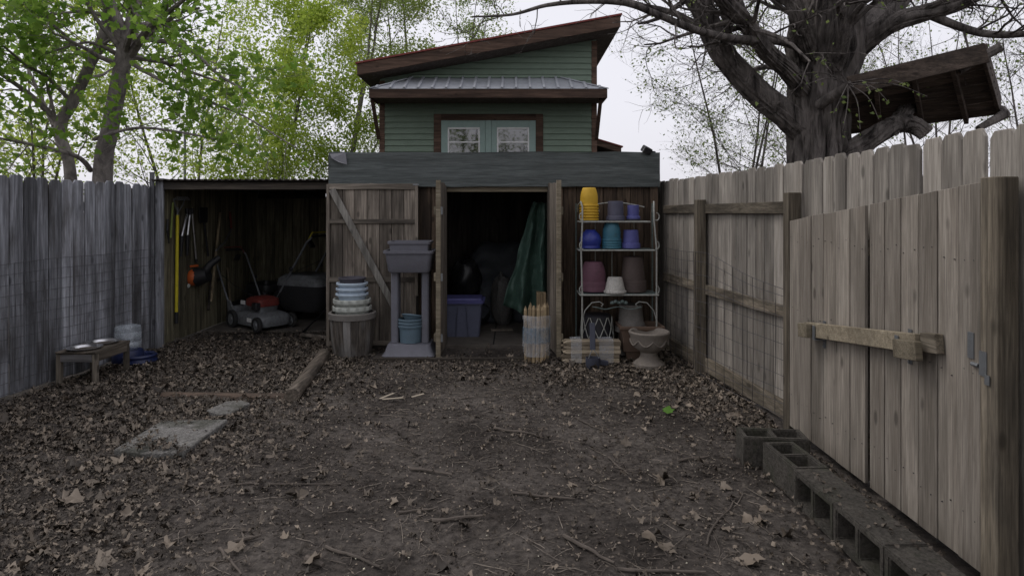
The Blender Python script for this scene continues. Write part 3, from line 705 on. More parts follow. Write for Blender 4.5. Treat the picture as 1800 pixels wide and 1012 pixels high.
for x in (sx(1050), sx(1080), sx(1120)): MB(T).tube([(x,RY1+.004,.7),(x,RY1+.004,1.62)], .006, 6).build('back_rod', 'rack_paint', T, 0, True)
z1, z2, z3 = [s[0] for s in SH]
for i in range(6):
    pot('flower_pot', f'yellow pot, {ORD[i]} from the top of the yellow stack on the rack', 'pot_yellow', 1035.5, 0, 6.72, .070, .104, .20, .022, True, 'yellow stacked pots', z=z1+.004+(5-i)*.030, lip=.014, bulge=.013)
pot('flower_pot', 'upturned slate grey pot in the middle of the top rack shelf', 'pot_grey_blue', 1082, 0, 6.72, .082, .098, .205, .05, True, 'pots on the rack', z=z1+.004)
pot('flower_pot', 'small violet pot at the right of the top rack shelf', 'pot_purple', 1113, 0, 6.72, .062, .074, .15, .035, True, 'pots on the rack', z=z1+.018)
pot('saucer', 'dark violet saucer under the small violet pot on the top rack shelf', 'pot_grey_blue', 1113, 0, 6.72, .068, .08, .014, .008, False, 'pots on the rack', z=z1+.003, lip=.004, cat='saucer')
pot('flower_pot', 'glossy cobalt blue rounded pot upturned on the middle rack shelf', 'pot_cobalt', 1038, 0, 6.70, .055, .106, .20, .03, True, 'pots on the rack', z=z2+.004, lip=.004, bulge=.032)
for i in range(4):
    pot('flower_pot', f'teal pot, {ORD[i]} from the top of the teal stack on the rack', 'pot_teal', 1075, 0, 6.70, .07, .105, .20, .027, True, 'teal stacked pots', z=z2+.004+(3-i)*.0265, bulge=.012)
pot('flower_pot', 'upturned violet pot at the right of the middle rack shelf', 'pot_purple', 1109, 0, 6.70, .078, .099, .198, .06, True, 'pots on the rack', z=z2+.004)
for i in range(2):
    pot('flower_pot', f'maroon pot, {["upper","lower"][i]} one of the maroon pair on the lowest rack shelf', 'pot_maroon', 1043, 0, 6.70, .095, .142, .27, .06, True, 'maroon pots', z=z3+.012+(1-i)*.045, bulge=.014)
pot('saucer', 'slate blue saucer under the maroon pots on the rack', 'pot_grey_blue', 1043, 0, 6.70, .12, .138, .02, .01, False, 'pots on the rack', z=z3+.003, lip=.004, cat='saucer')
carve = lambda a, z, j: 1+.05*math.sin(a*9+z*30)*(1 if j < 9 else .2)
pot('flower_pot', 'small chalky white carved pot upturned in front on the lowest rack shelf', 'pot_white', 1081, 0, 6.60, .075, .118, .165, .03, True, 'pots on the rack', z=z3+.004, fn=lambda a, z, j: 1+.02*math.sin(a*13+z*60), n=52)
for i in range(4):
    pot('flower_pot', f'dark brown pot, {ORD[i]} from the top of the brown stack on the rack', 'pot_brown', 1113, 0, 6.72, .105, .14, .29, .04, True, 'brown stacked pots', z=z3+.004+(3-i)*.028)
T = thing('lattice_basket', 'large black pot with pale diamond lattice under the plant rack', 'plant pot', (sx(1050),6.74,0))
MB(T).lathe([(r, z) for r, z in pot_prof(.15,.185,.40,.04,.012,True)], (sx(1050),6.74,.05), 32, cap0=True, cap1=True).build('body', 'pot_black', T, 0, True)
m = MB(T)
for k in range(10):
    for s in (-1, 1):
        m.tube([(sx(1050)+(.19-.028*t)*math.cos(a), 6.74+(.19-.028*t)*math.sin(a), .09+.34*t) for t in [i/6 for i in range(7)] for a in [k*.628+s*t*.9]], .0055, 5)
m.build('lattice', 'rack_paint', T, 0, True)
def stone_pot(px, D, z, lab):
    x = sx(px, D); m = MB(); pr = [(.05,.285),(.118,.285),(.125,.27),(.118,.25),(.135,.10),(.148,.085),(.15,.06),(.17,.045),(.175,.0),(.15,-.002),(.05,-.002)]
    m.lathe(pr, (0,0,0), 60, lambda a, zz, j: 1+(.035*math.sin(a*8)*math.sin((zz-.1)*40) if j in (3,4) else 0)); 
    m.f += [tuple(range(60)), tuple(range(600,660))]
    o = m.build('stone_pot', 'pot_stone', None, 0, True, (x,D,z)); tag(o, lab, 'plant pot', 'pots under the rack')
stone_pot(1109, 6.74, .27, 'grey carved stone pot upturned under the right of the rack')
stone_pot(1107, 6.76, .03, 'grey stone pot at the bottom, beneath the upturned carved pot')
# stone urn
T = thing('stone_urn', 'low weathered stone urn on a pedestal foot in the right corner', 'urn', (sx(1141,6.3),6.3,0))
ux, uy = sx(1141,6.3), 6.3
MB(T).lathe([(.0,-.01),(.155,-.01),(.158,.03),(.135,.05),(.10,.075),(.085,.11),(.088,.145),(.12,.165),(.165,.20),(.185,.25),(.188,.30),(.20,.318),(.205,.342),(.195,.355),(.178,.35),(.168,.33),(.15,.29),(.0,.28)], (ux,uy,0), 40).build('body', 'urn_stone', T, 0, True)
m = MB(T)
for k in range(8):
    a0 = k*math.pi/4; m.tube([(ux+(.187+.003)*math.cos(a0+t*.785), uy+.190*math.sin(a0+t*.785), .275-.05*math.sin(math.pi*t)) for t in [i/8 for i in range(9)]], .007, 6)
m.build('swag', 'urn_stone', T, 0, True)
# square brown planter box behind the urn
T = thing('square_planter', 'brown square tapered planter behind the stone urn', 'planter', (sx(1122,6.5),6.62,0), 0)
cx, cy = sx(1124,6.62), 6.62; m = MB(T)
def sq(r, z): return [(cx-r,cy-r*.75,z),(cx+r,cy-r*.75,z),(cx+r,cy+r*.75,z),(cx-r,cy+r*.75,z)]
rs = [(.15,0),(.215,.33),(.232,.33),(.232,.365),(.205,.365),(.195,.10)]
m.add(sum([sq(r,z) for r, z in rs], []), [(3,2,1,0),(20,21,22,23)]+[(i*4+k,i*4+(k+1)%4,i*4+4+(k+1)%4,i*4+4+k) for i in range(5) for k in range(4)])
m.build('body', 'box_brown', T, .004)
# --- bundle of pickets lying in front of the rack
T = thing('picket_bundle', 'bundle of pointed pale pickets wrapped in film lying below the rack', 'picket bundle', (sx(1038,6.45),6.42,0))
for i in range(5):
    for j in range(2):
        x0, x1 = sx(988,6.42)+rng.uniform(-.015,.015), sx(1090,6.42)+rng.uniform(-.01,.01); y = 6.40+j*.075+rng.uniform(-.004,.004); z = .005+i*.045
        m = MB(T); m.prism([(x1,y,z),(x0+.04,y,z),(x0,y,z+.02),(x0+.04,y,z+.04),(x1,y,z+.04)], (0,.07,0)); m.build('picket', 'picket_wood', T, .003)
for a, b in ((1003,1022),(1052,1078)):
    m = MB(T); x0, x1 = sx(a,6.42), sx(b,6.42); ring = [(6.385,-.0),(6.385,.235),(6.56,.238),(6.56,0)]
    m.add([(x0,y,z) for y,z in ring]+[(x1,y,z+.004) for y,z in ring], [(k,k+1,k+5,k+4) for k in range(3)]); m.build('wrap', 'film', T)
# --- dark scoop
T = thing('waste_scoop', 'dark slate scoop with flat handle and wire yoke leaning on the picket bundle', 'scoop', (sx(1043,6.28),6.28,0))
bx = sx(1043,6.28)
MB(T).bar((bx-.0,6.36,.42),(bx-.005,6.29,.16), .055, .02, (0,-1,0)).build('handle', 'scoop_blue', T, .005)
m = MB(T); 
for s in (-1,1): m.tube([(bx,6.29,.18),(bx+s*.03,6.27,.13),(bx+s*.06,6.25,.07)], .004, 6)
m.build('yoke', 'galv', T)
MB(T).lathe([(.0,.0),(.058,.0),(.066,.03),(.066,.10),(.060,.10),(.058,.02),(.0,.015)], (bx-.01,6.235,.0), 20, lambda a,z,j: 1+.12*abs(math.cos(a))).build('pan', 'scoop_blue', T, 0, True)
MB(T).obox((bx+.10,6.27,.04),(.09,.05,.05),(0,.2,.3)).build('blade', 'scoop_blue', T, .006)
# --- stake bundle
T = thing('stake_bundle', 'upright bundle of pointed wooden stakes wrapped in clear film by the doorway', 'stake bundle', (sx(943,6.5),6.5,0))
bx, by = sx(943,6.5), 6.5
pts = [(-.11,-.01),(-.075,-.05),(-.035,-.07),(.005,-.075),(.045,-.07),(.08,-.05),(.11,-.01),(-.06,.02),(.0,.02),(.06,.02),(-.03,.06),(.04,.06)]
for (dx, dy) in pts:
    h = .60+rng.uniform(-.03,.02); s = .0165; x, y = bx+dx, by+dy; m = MB(T); tl = rng.uniform(-.015,.015)
    lo = [(x-s,y-s,0),(x+s,y-s,0),(x+s,y+s,0),(x-s,y+s,0)]; hi = [(a+tl,b,h-.05) for a,b,_ in lo]
    m.add(lo+hi+[(x+tl,y,h)], [(3,2,1,0),(0,1,5,4),(1,2,6,5),(2,3,7,6),(3,0,4,7),(4,5,8),(5,6,8),(6,7,8),(7,4,8)]); m.build('stake', 'stake_wood', T, .002)
m = MB(T); m.lathe([(.135,.06),(.142,.2),(.137,.3),(.143,.42),(.15,.46),(.14,.48)], (bx,by-.005,0), 22, lambda a,z,j: 1+.05*math.sin(a*5+z*20)-.28*abs(math.sin(a))); m.build('wrap', 'film', T, 0, True)
m = MB(T); m.lathe([(.139,.20),(.143,.27),(.14,.36)], (bx,by-.012,0), 18, lambda a,z,j: (1.02-.28*abs(math.sin(a)))); o = m.build('blue_wrap', 'film', T, 0, True)
filmm('film_blue', (.18,.28,.38), .42); o.data.materials[0] = M['film_blue']
# --- planter stand
PX, PYc = sx(722,6.8), 6.82
T = thing('planter_stand', 'tall slate plastic planter stand with trough on two legs', 'planter stand', (PX,PYc,0))
def rbox(mb, c, hx0, hy0, z0, hx1, hy1, z1, n=6, r=.25):
    def ring(hx, hy, z):
        out = []
        for qx, qy, a0 in ((1,1,0),(-1,1,90),(-1,-1,180),(1,-1,270)):
            for k in range(n+1):
                a = R(a0+90*k/n); rr = min(hx,hy)*r; out.append((c[0]+qx*(hx-rr)+rr*math.cos(a), c[1]+qy*(hy-rr)+rr*math.sin(a), z))
        return out
    return ring
def rstack(mb, c, levels, cap0=True, cap1=True, r=.25):
    rf_ = rbox(mb, c, 0,0,0,0,0,0, r=r); k = len(rf_(1,1,0)); vs = sum([rf_(a,b,z) for a,b,z in levels], []); m = len(levels)
    fs = [(j*k+i, j*k+(i+1)%k, (j+1)*k+(i+1)%k, (j+1)*k+i) for j in range(m-1) for i in range(k)]
    if cap0: fs.append(tuple(range(k-1,-1,-1)))
    if cap1: fs.append(tuple(range((m-1)*k, m*k)))
    mb.add(vs, fs)
m = MB(T); rstack(m, (PX,PYc), [(.28,.21,0),(.285,.215,.02),(.255,.19,.06),(.235,.17,.12),(.228,.165,.135)]); m.build('base', 'planter_slate', T, 0, True)
for s in (-1,1):
    m = MB(T); m.bar((PX+s*.165,PYc,.13),(PX+s*.165,PYc,.93), .078, .17, (0,1,0)); m.build('leg', 'planter_slate', T, .012)
m = MB(T); rstack(m, (PX,PYc), [(.21,.15,.90),(.225,.165,.92),(.25,.19,1.10),(.27,.21,1.105),(.272,.212,1.135),(.255,.195,1.135),(.245,.185,1.06)]); m.build('trough', 'planter_slate', T, 0, True)
T = thing('planter_box', 'shallow slate planter box set on top of the planter stand', 'planter', (PX,PYc,1.07))
m = MB(T); rstack(m, (PX,PYc), [(.20,.13,1.065),(.212,.14,1.20),(.228,.155,1.205),(.23,.157,1.232),(.215,.142,1.232),(.205,.135,1.12)], r=.15); m.build('body', 'planter_slate', T, 0, True)
for i in range(3):
    pot('flower_pot', f'steel blue pot in the planter stand, {ORD[i]} of the nested three', 'pot_steel_blue', 722, 0, 6.80, .115, .137, .19, .028, False, 'steel blue nested pots', z=.137+(2-i)*.034)
o = pot('bowl_pot', 'tilted grey-blue bowl sitting in the top steel blue pot', 'pot_steel_blue', 724, 0, 6.80, .07, .12, .07, .02, False, 'steel blue nested pots', z=.36); o.rotation_euler = (R(-14), R(6), 0)
# --- barrel with stacked pots
BX, BY = sx(619,6.85), 6.86
T = thing('barrel_planter', 'dark half-barrel planter with pale rim by the plank door', 'barrel', (BX,BY,0))
for k in range(18):
    a0, a1 = 2*math.pi*(k+.03)/18, 2*math.pi*(k+.97)/18; m = MB(T); vs = []
    for r, z in ((.205,0),(.225,.15),(.237,.30),(.24,.40)):
        for a in (a0,(a0+a1)/2,a1): vs.append((BX+r*math.cos(a),BY+r*math.sin(a),z))
        for a in (a1,(a0+a1)/2,a0): vs.append((BX+(r-.02)*math.cos(a),BY+(r-.02)*math.sin(a),z))
    fs = [(j*6+i, j*6+(i+1)%6, j*6+6+(i+1)%6, j*6+6+i) for j in range(3) for i in range(6)]+[(5,4,3,2,1,0),(18,19,20,21,22,23)]
    m.add(vs, fs); m.build('stave', 'barrel_wood', T)
MB(T).lathe([(.235,.385),(.252,.39),(.256,.45),(.245,.456),(.225,.455),(.22,.38)], (BX,BY,0), 36).build('rim', 'pot_stone', T, 0, True)
MB(T).lathe([(.0,.35),(.22,.35)], (BX,BY,0), 24).build('soil', 'dirt', T)
zz = .46
wv = lambda a, z, j: 1+.022*math.sin(a*14+(z*90))
for i in range(2): pot('patterned_pot', f'pale basket-weave pot under the light blue stack, {["lower","upper"][i]} of two', 'pot_pale', 619, 0, 6.86, .13, .207-.006*i, .22, .052, False, 'pots stacked on the barrel', z=zz+.065+i*.078-.22, fn=wv, n=70, lip=.022)
for i in range(3): pot('flower_pot', f'light blue pot, {ORD[2-i]} from the top of the light blue stack on the barrel', 'pot_lightblue', 619, 0, 6.86, .11, .176-.003*i, .19, .030, False, 'pots stacked on the barrel', z=zz+.205+i*.057-.19, lip=.026)
pot('flower_pot', 'dark pot nested on top of the light blue stack', 'pot_dark', 619, 0, 6.86, .11, .148, .16, .024, False, 'pots stacked on the barrel', z=zz+.372-.16, lip=.012)

# ------------------------------------------------------------------ things inside the shed
T = thing('storage_tub', 'blue plastic storage tub with violet lid just inside the shed door', 'storage tub', (-.60,7.75,.03))
m = MB(T); rstack(m, (-.60,7.75), [(.20,.15,.031),(.235,.185,.42),(.25,.20,.425),(.25,.20,.445)], r=.2); m.build('body', 'tub_blue', T, 0, True)
m = MB(T); rstack(m, (-.60,7.75), [(.262,.212,.44),(.265,.215,.475),(.235,.185,.478),(.225,.175,.50)], r=.2); m.build('lid', 'tub_lid', T, 0, True)
for s in (-1,1): MB(T).bar((-.60+s*.05,7.56-.017,.40),(-.60+s*.075,7.59-.017,.06), .012, .012, (0,1,0)).build('rib', 'tub_blue', T, .003)
def sheet(name, m, fn, nu, nv, T, smooth=True, th=.004):
    mb = MB(T); mb.add([fn(i/nu, j/nv) for j in range(nv+1) for i in range(nu+1)], [(j*(nu+1)+i, j*(nu+1)+i+1, (j+1)*(nu+1)+i+1, (j+1)*(nu+1)+i) for j in range(nv) for i in range(nu)])
    o = mb.build(name, m, T, 0, smooth)
    if th: md = o.modifiers.new('s', 'SOLIDIFY'); md.thickness = th
    return o
T = thing('hanging_tarp', 'crumpled green tarp hanging in folds inside the shed doorway', 'tarp', (.25,7.6,0))
def tarp(u, v):
    x0, x1 = .12+v*-.0, .44; top = 1.62; bot = .33+.25*u*0+.20*(1-u)*0
    spread = (1-v)
    x = .45-(1-u)*(.20+.36*spread); y = 7.55+.10*math.sin(u*13+v*2)*(.4+.6*spread)+.05*noise.noise(V((u*4,v*5,2)))+.03*noise.noise(V((u*11,v*9,2))); z = (.20+.30*(1-abs(u-.45)*1.4)*0+.22*(1-u))*spread+1.66*v+.02*noise.noise(V((u*5,v*3,9)))
    return (x+.03*noise.noise(V((v*4,u*3,4))), y, z)
sheet('cloth', 'tarp_green', tarp, 30, 26, T)
T = thing('covered_pile', 'dark cloth draped over a heap at the back of the shed', 'covered pile', (-.15,8.9,.03))
def pile(u, v):
    x = -.85+1.35*u; hgt = (1.15+.35*noise.noise(V((u*3,0,1))))*(math.sin(math.pi*(.1+.8*u))**.5); z = .03+hgt*v+.04*noise.noise(V((u*6,v*5,3))); y = 8.55+.35*v**1.5+.12*noise.noise(V((u*4,v*4,7)))
    return (x,y,z)
sheet('cloth', 'tarp_dark', pile, 24, 16, T)
def bag(name, lab, m, c, r, sq=(1,1,1), cat='bag'):
    mb = MB(); nu, nv = 22, 14; vs = []
    for j in range(nv+1):
        for i in range(nu):
            a = 2*math.pi*i/nu; b = math.pi*(j/nv); d = V((math.sin(b)*math.cos(a), math.sin(b)*math.sin(a), -math.cos(b)))
            q = r*(1+.22*noise.noise(d*2.3+V(c))+.10*noise.noise(d*6+V(c))); vs.append((d.x*q*sq[0], d.y*q*sq[1], max(-r*.8, d.z*q)*sq[2]+r*.8*sq[2]))
    mb.add(vs, [(j*nu+i, j*nu+(i+1)%nu, (j+1)*nu+(i+1)%nu, (j+1)*nu+i) for j in range(nv) for i in range(nu)])
    o = mb.build(name, m, None, 0, True, c); tag(o, lab, cat)
bag('plastic_bag', 'shiny black plastic bag behind the storage tub', 'bag_black', (-.62,8.35,.40), .26, (.8,.7,1.2))
bag('crate_heap', 'dark lumpy sack supporting the black plastic bag', 'tarp_dark', (-.62,8.4,.03), .26, (1.2,1,.8), 'sack')
bag('speckled_sack', 'pale speckled sack standing at the back of the shed', 'bag_speckled', (-.13,8.45,.03), .2, (.75,.7,1.9), 'sack')
T = thing('shed_plank', 'pale short plank lying on the shed floor', 'plank', (-.12,8.0,.03)); MB(T).obox((-.13,8.0,.043),(.28,.1,.02),(0,0,.1)).build('plank', 'door_wood', T, .003)
T = thing('shed_carton', 'tan carton corner beside the right door leaf', 'carton', (.33,7.35,.03)); MB(T).box((.29,7.3,.03),(.40,7.5,.60)).build('box', 'stake_wood', T, .004)
# flood light on the shed roof edge
T = thing('flood_light', 'small black flood light on the right end of the shed roof', 'flood light', (1.52,SY-.03,2.2))
MB(T).obox((1.52,SY-.08,2.245),(.11,.08,.075),(R(25),R(20),R(30))).build('head', 'black_plastic', T, .01); MB(T).tube([(1.54,SY-.05,2.23),(1.63,SY-.02,2.225)], .014, 6).build('arm', 'black_plastic', T)
MB(T).obox((1.505,SY-.115,2.23),(.08,.01,.055),(R(25),R(20),R(30))).build('lens', 'glass', T, .002)

# ------------------------------------------------------------------ lean-to contents
WXI = LX0+.02
def wl(px, py, off=.03):     # point on the lean-to's left inner wall
    D = -(WXI+off)*F/(900-px)*1.0 if False else (WXI+off)*F/(px-900); p = at(px, py, D); return p
def tool(name, lab, cat, px, py): return thing(name, lab, cat, wl(px, py))
T = tool('garden_rake', 'long yellow fibreglass handled tool hanging head up on the left wall', 'garden tool', 311, 560)
a, b = wl(312,378), wl(310,548); MB(T).tube([a,b], .019, 10).build('handle', 'yellow_fibre', T, 0, True)
MB(T).tube([b, wl(310,568)], .021, 10).build('grip', 'black_plastic', T, 0, True)
h = wl(312,378); m = MB(T); m.tube([h, h+V((.0,.0,.09))], .012, 8)
for s in (-1,1): m.tube([h+V((0,0,.02)), h+V((.02,s*.09,.13)), h+V((.02,s*.12,.19))], .007, 6)
for k in range(7): 
    y = -.12+k*.04; m.tube([h+V((.02,y,.18)), h+V((.06,y,.22)), h+V((.09,y,.18))], .006, 5)
m.bar(h+V((.02,-.13,.18)), h+V((.02,.13,.18)), .012, .012); m.build('head', 'galv', T)
T = tool('sickle', 'thin green handled sickle hanging by the lean-to post', 'garden tool', 299, 425)
MB(T).tube([wl(304,356), wl(300,418)], .012, 8).build('handle', 'green_tool', T, 0, True); MB(T).tube([wl(295,385), wl(294,405), wl(297,428)], [.012,.014,.005], 6).build('blade', 'black_plastic', T)
for i, (p, q, r0, lab) in enumerate((((329,376),(320,415),.014,'leftmost silver handled shear'),((334,378),(330,413),.014,'middle silver handled shear'),((338,376),(345,455),.012,'longer pale handled shear at the right'))):
    T = tool('garden_shears', lab+' hanging with the shears on the left wall', 'shears', *q)
    MB(T).tube([wl(*p), wl(*q)], r0, 8).build('handle', 'steel', T, 0, True)
    q2 = (q[0]-2+i*1.2, q[1]+(36 if i < 2 else 6)); MB(T).tube([wl(*q), wl(*q2)], [.026,.012] if i < 2 else .014, 8).build('blade', 'black_plastic', T, 0, True)
    MB(T).tube([wl(*p), wl(p[0],p[1]-10)], .018, 8).build('grip', 'black_plastic', T)
T = tool('flat_shovel', 'black flat shovel hanging blade up on the left wall', 'shovel', 357, 440)
p = wl(357,378); m = MB(T); m.prism([p+V((0,-.10,-.10)),p+V((0,.10,-.10)),p+V((.0,.11,.10)),p+V((0,-.11,.10))], (.012,0,0)); m.build('blade', 'black_plastic', T, .004)
MB(T).tube([wl(359,392), wl(366,450)], .014, 8).build('shaft', 'black_plastic', T)
for (p, q, lab, m_) in (((387,374),(371,530),'pale wooden pole leaning behind the mower handle','tool_wood'),((400,470),(407,560),'yellowish wooden handle standing behind the grey mower','tool_wood'),((372,485),(366,545),'short dark stave leaning low on the left wall','beam_dark')):
    T = tool('wooden_pole', lab, 'pole', *q); MB(T).tube([wl(*p), wl(*q,.10)], .017, 8).build('pole', m_, T, 0, True)
T = tool('red_handle', 'dull red handled tool hanging high at the back of the left wall', 'garden tool', 405, 400); MB(T).tube([wl(404,372), wl(407,402)], .015, 8).build('grip', 'mower_red', T); MB(T).tube([wl(407,402), wl(396,425,.15), wl(380,440,.25)], .012, 6).build('shaft', 'galv', T)
# orange leaf blower
c = at(343,487,7.95); T = thing('leaf_blower', 'orange and black leaf blower hanging on the left wall', 'leaf blower', c)
def blob(mb, c, r, seed, n=14): 
    mb.lathe([(max(.001,math.sin(math.pi*j/8)), -math.cos(math.pi*j/8)) for j in range(9)], (0,0,0), n)
    mb.v = [tuple(V(c)-mb.o+V((x*r[0],y*r[1],z*r[2]))*(1+.12*noise.noise(V((x,y,z))*2+V((seed,0,0))))) if i >= len(mb.v)-9*n else v for i, v in enumerate(mb.v) for x, y, z in [V(v)+mb.o]]
m = MB(T); blob(m, c+V((-.01,-.03,0)), (.11,.10,.105), 1); m.build('housing', 'orange_plastic', T, 0, True)
MB(T).tube([c+V((.02,-.0,0)), c+V((.17,0,.03))], [.12,.085], 16).build('fan_case', 'black_plastic', T, 0, True)
MB(T).tube([c+V((.12,0,.06)), c+V((.18,.02,.16)), c+V((.26,.10,.24))], [.05,.045,.04], 12).build('nozzle', 'black_plastic', T, 0, True)
MB(T).tube([c+V((-.09,-.04,.05)), c+V((-.04,-.05,.14)), c+V((.06,-.04,.15))], .016, 8).build('handle', 'orange_plastic', T, 0, True)
m = MB(T); m.obox(c+V((-.06,-.10,-.09)), (.09,.05,.05), (0,.4,.3)); m.build('tank', 'pot_pale', T, .012)
MB(T).obox(c+V((-.11,-.02,-.03)), (.05,.12,.12), (0,.2,0)).build('guard', 'black_plastic', T, .015)
# lawn mowers
def wheel(T, x, y, r, w_):
    o = MB().lathe([(r*.62,-w_/2),(r*.92,-w_/2),(r,-w_*.3),(r,w_*.3),(r*.92,w_/2),(r*.62,w_/2)], (0,0,0), 26, lambda a, z, j: 1+(.018*math.sin(a*13) if j in (2,3) else 0)).build('wheel', 'black_rubber', T, 0, True, (x,y,r), (R(90),0,0))
    MB().lathe([(.0,-w_*.4),(r*.25,-w_*.45),(r*.3,-w_*.3),(r*.66,-w_*.3),(r*.66,w_*.3),(r*.25,w_*.3),(r*.2,w_*.5),(0,w_*.5)], (0,0,0), 20).build('rim', 'mower_grey', o, 0, True)
def mower(name, lab, loc, rz, deckm, engm, bag_=False):
    # +x forward, handle towards -x
    T = thing(name, lab, 'lawn mower', loc, rz, 'lawn mowers in the lean-to')
    for x, y, r in ((.33,.25,.10),(.33,-.25,.10),(-.27,.26,.12),(-.27,-.26,.12)): wheel(T, x, y, r, .05)
    m = MB(); rstack(m, (.03,0), [(.36,.23,.06),(.37,.235,.08),(.36,.23,.17),(.33,.21,.20),(.22,.17,.225)], r=.45); m.build('deck', deckm, T, 0, True)
    m = MB(); m.box((-.37,-.22,.09),(-.30,.22,.28)); m.build('rear_flap', deckm, T, .015)
    for s in (-1,1): MB().prism([(-.20,s*.225,.12),(-.40,s*.225,.12),(-.44,s*.225,.34),(-.36,s*.225,.36)], (0,s*.02,0)).build('side_plate', deckm, T, .005)
    m = MB(); rstack(m, (.05,0), [(.15,.14,.22),(.16,.15,.28),(.16,.15,.30)], r=.5); m.build('engine', 'galv' if not bag_ else 'black_plastic', T, 0, True)
    m = MB(); rstack(m, (.04,.0), [(.18,.155,.30),(.19,.165,.32),(.18,.155,.39),(.12,.10,.42)], r=.45); m.build('engine_cover', engm, T, 0, True)
    m = MB(); m.box((.10,-.20,.26),(.22,-.13,.36)); m.build('air_filter', 'black_plastic', T, .012)
    MB().tube([(-.08,.10,.40),(-.08,.10,.45)], .035, 12).build('fuel_cap', 'black_plastic', T, 0, True)
    MB().obox((-.15,-.172,.34),(.10,.012,.05)).build('label_plate', 'white_paint', T, .002)
    for s in (-1,1):
        MB().tube([(-.34,s*.235,.22),(-.60,s*.235,.62),(-.80,s*.23,.93),(-.86,s*.21,.99)], .0125, 8).build('handle_tube', 'pole_metal', T, 0, True)
        MB().lathe([(.0,0),(.022,.004),(.026,.02),(.012,.03),(0,.03)], (0,0,0), 8).build('knob', 'black_plastic', T, 0, True, (-.60,s*.25,.62), (R(-90*s),0,0))
    MB().tube([(-.86,-.21,.99),(-.88,-.17,1.0),(-.88,.17,1.0),(-.86,.21,.99)], .0125, 8).build('handlebar', 'black_plastic', T, 0, True)
    MB().tube([(-.80,-.20,.96),(-.83,-.17,1.04),(-.83,.17,1.04),(-.80,.20,.96)], .008, 8).build('bail_bar', engm if not bag_ else 'yellow_fibre', T, 0, True)
    MB().obox((-.72,.06,.90),(.10,.08,.03),(0,-.9,0)).build('control', 'black_plastic', T, .008)
    MB().tube([(.0,-.1,.42),(-.3,-.2,.55),(-.62,-.225,.68)], .004, 5).build('cord', 'black_plastic', T)
    if bag_:
        m = MB(); rstack(m, (-.66,0), [(.24,.20,.12),(.30,.23,.18),(.32,.24,.42),(.26,.22,.52)], r=.35); m.build('grass_bag', 'bag_cloth', T, 0, True)
        m = MB(); rstack(m, (-.66,0), [(.33,.245,.42),(.31,.24,.50),(.24,.20,.545)], r=.35); m.build('bag_lid', 'mower_grey', T, 0, True)
    return T
def gnd(px, py): g = gp(px, py); return (g.x, g.y, .012)
g1 = gnd(445, 578)
T = mower('lawn_mower', 'grey lawn mower with red engine cover at the front of the lean-to', (-3.36,8.38,.004), R(-38), 'mower_grey', 'mower_red')
MB().obox((.12,-.238,.14),(.10,.006,.05)).build('sticker', 'white_paint', T)
T = mower('lawn_mower', 'black lawn mower with large grass bag farther back in the lean-to', (-3.62,9.25,.012), R(158), 'black_plastic', 'black_plastic', True); T.scale = (1.2,1.2,1.2)
# metal frame and plank on the floor at right
T = thing('floor_frame', 'dark metal bar propped over a board on the lean-to floor', 'metal frame', (-2.6,8.0,0))
a, b = gp(530,592), gp(576,597); MB(T).bar((a.x,a.y,.03),(b.x,b.y,.03), .05, .035).build('bar', 'door_wood', T, .004)
a = at(531,585,8.0); b = at(572,545,8.7); MB(T).tube([a,b], .012, 6).build('rod', 'black_plastic', T)

# ------------------------------------------------------------------ left yard things
T = thing('feeder_stand', 'low weathered wooden dog feeder stand by the left fence', 'feeder stand', (-3.94,5.9,0))
fx0, fx1, fy0, fy1, fz = -4.13, -3.76, 5.66, 6.16, .275
tp = MB(T).box((fx0,fy0,fz-.018),(fx1,fy1,fz-.006)).build('top', 'stand_top', T, .002)
for i in range(4): d = (fx1-fx0)/4; MB(T).box((fx0+i*d+.002,fy0-.012,fz-.006),(fx0+(i+1)*d-.002,fy1+.012,fz+.008)).build('slat', 'stand_top', tp, .003)
for x in (fx0+.022, fx1-.022):
    for y in (fy0+.022, fy1-.022): MB(T).bar((x,y,-.02),(x,y,fz-.018), .042, .042, (0,1,0)).build('leg', 'stand_wood', T, .003)
for y in (fy0, fy1-.018): MB(T).box((fx0+.044,y,fz-.085),(fx1-.044,y+.018,fz-.0185)).build('apron', 'fence_grey_rail', T, .002)
for x in (fx0, fx1-.018): MB(T).box((x,fy0+.044,fz-.085),(x+.018,fy1-.044,fz-.0185)).build('apron', 'stand_top', T, .002)
for y, lab in ((5.78,'shiny steel bowl on the feeder stand, nearer the camera'),(6.03,'shiny steel bowl on the feeder stand, farther from the camera')):
    m = MB(); m.lathe([(.0,-.035),(.09,-.035),(.105,-.02),(.122,.008),(.142,.012),(.145,.018),(.135,.02),(.118,.015),(.10,-.015),(.085,-.03),(.0,-.03)], (0,0,0), 40)
    o = m.build('steel_bowl', 'steel', None, 0, True, (-3.945,y,fz+.012)); tag(o, lab, 'bowl', 'bowls on the feeder stand')
# water dispenser
wx, wy = -3.93, 6.50; T = thing('water_dispenser', 'clear water jug on a dark blue base beside the feeder stand', 'water dispenser', (wx,wy,0))
m = MB(T); m.lathe([(.0,0),(.145,0),(.15,.02),(.145,.10),(.13,.12),(.0,.12)], (wx-.06,wy,0), 32); m.build('base', 'jug_blue', T, 0, True)
m = MB(T); m.lathe([(.0,0),(.15,0),(.165,.02),(.15,.05),(.16,.075),(.145,.09),(.12,.075),(.11,.03),(.0,.025)], (wx+.10,wy-.06,0), 32); m.build('bowl', 'jug_blue', T, 0, True)
m = MB(T); m.lathe([(.06,.11),(.11,.14),(.125,.17),(.125,.20),(.118,.21),(.125,.22),(.125,.30),(.118,.31),(.122,.32),(.118,.36),(.09,.375),(.0,.38)], (wx-.06,wy,0), 32); m.build('jug', 'jug_clear', T, 0, True)
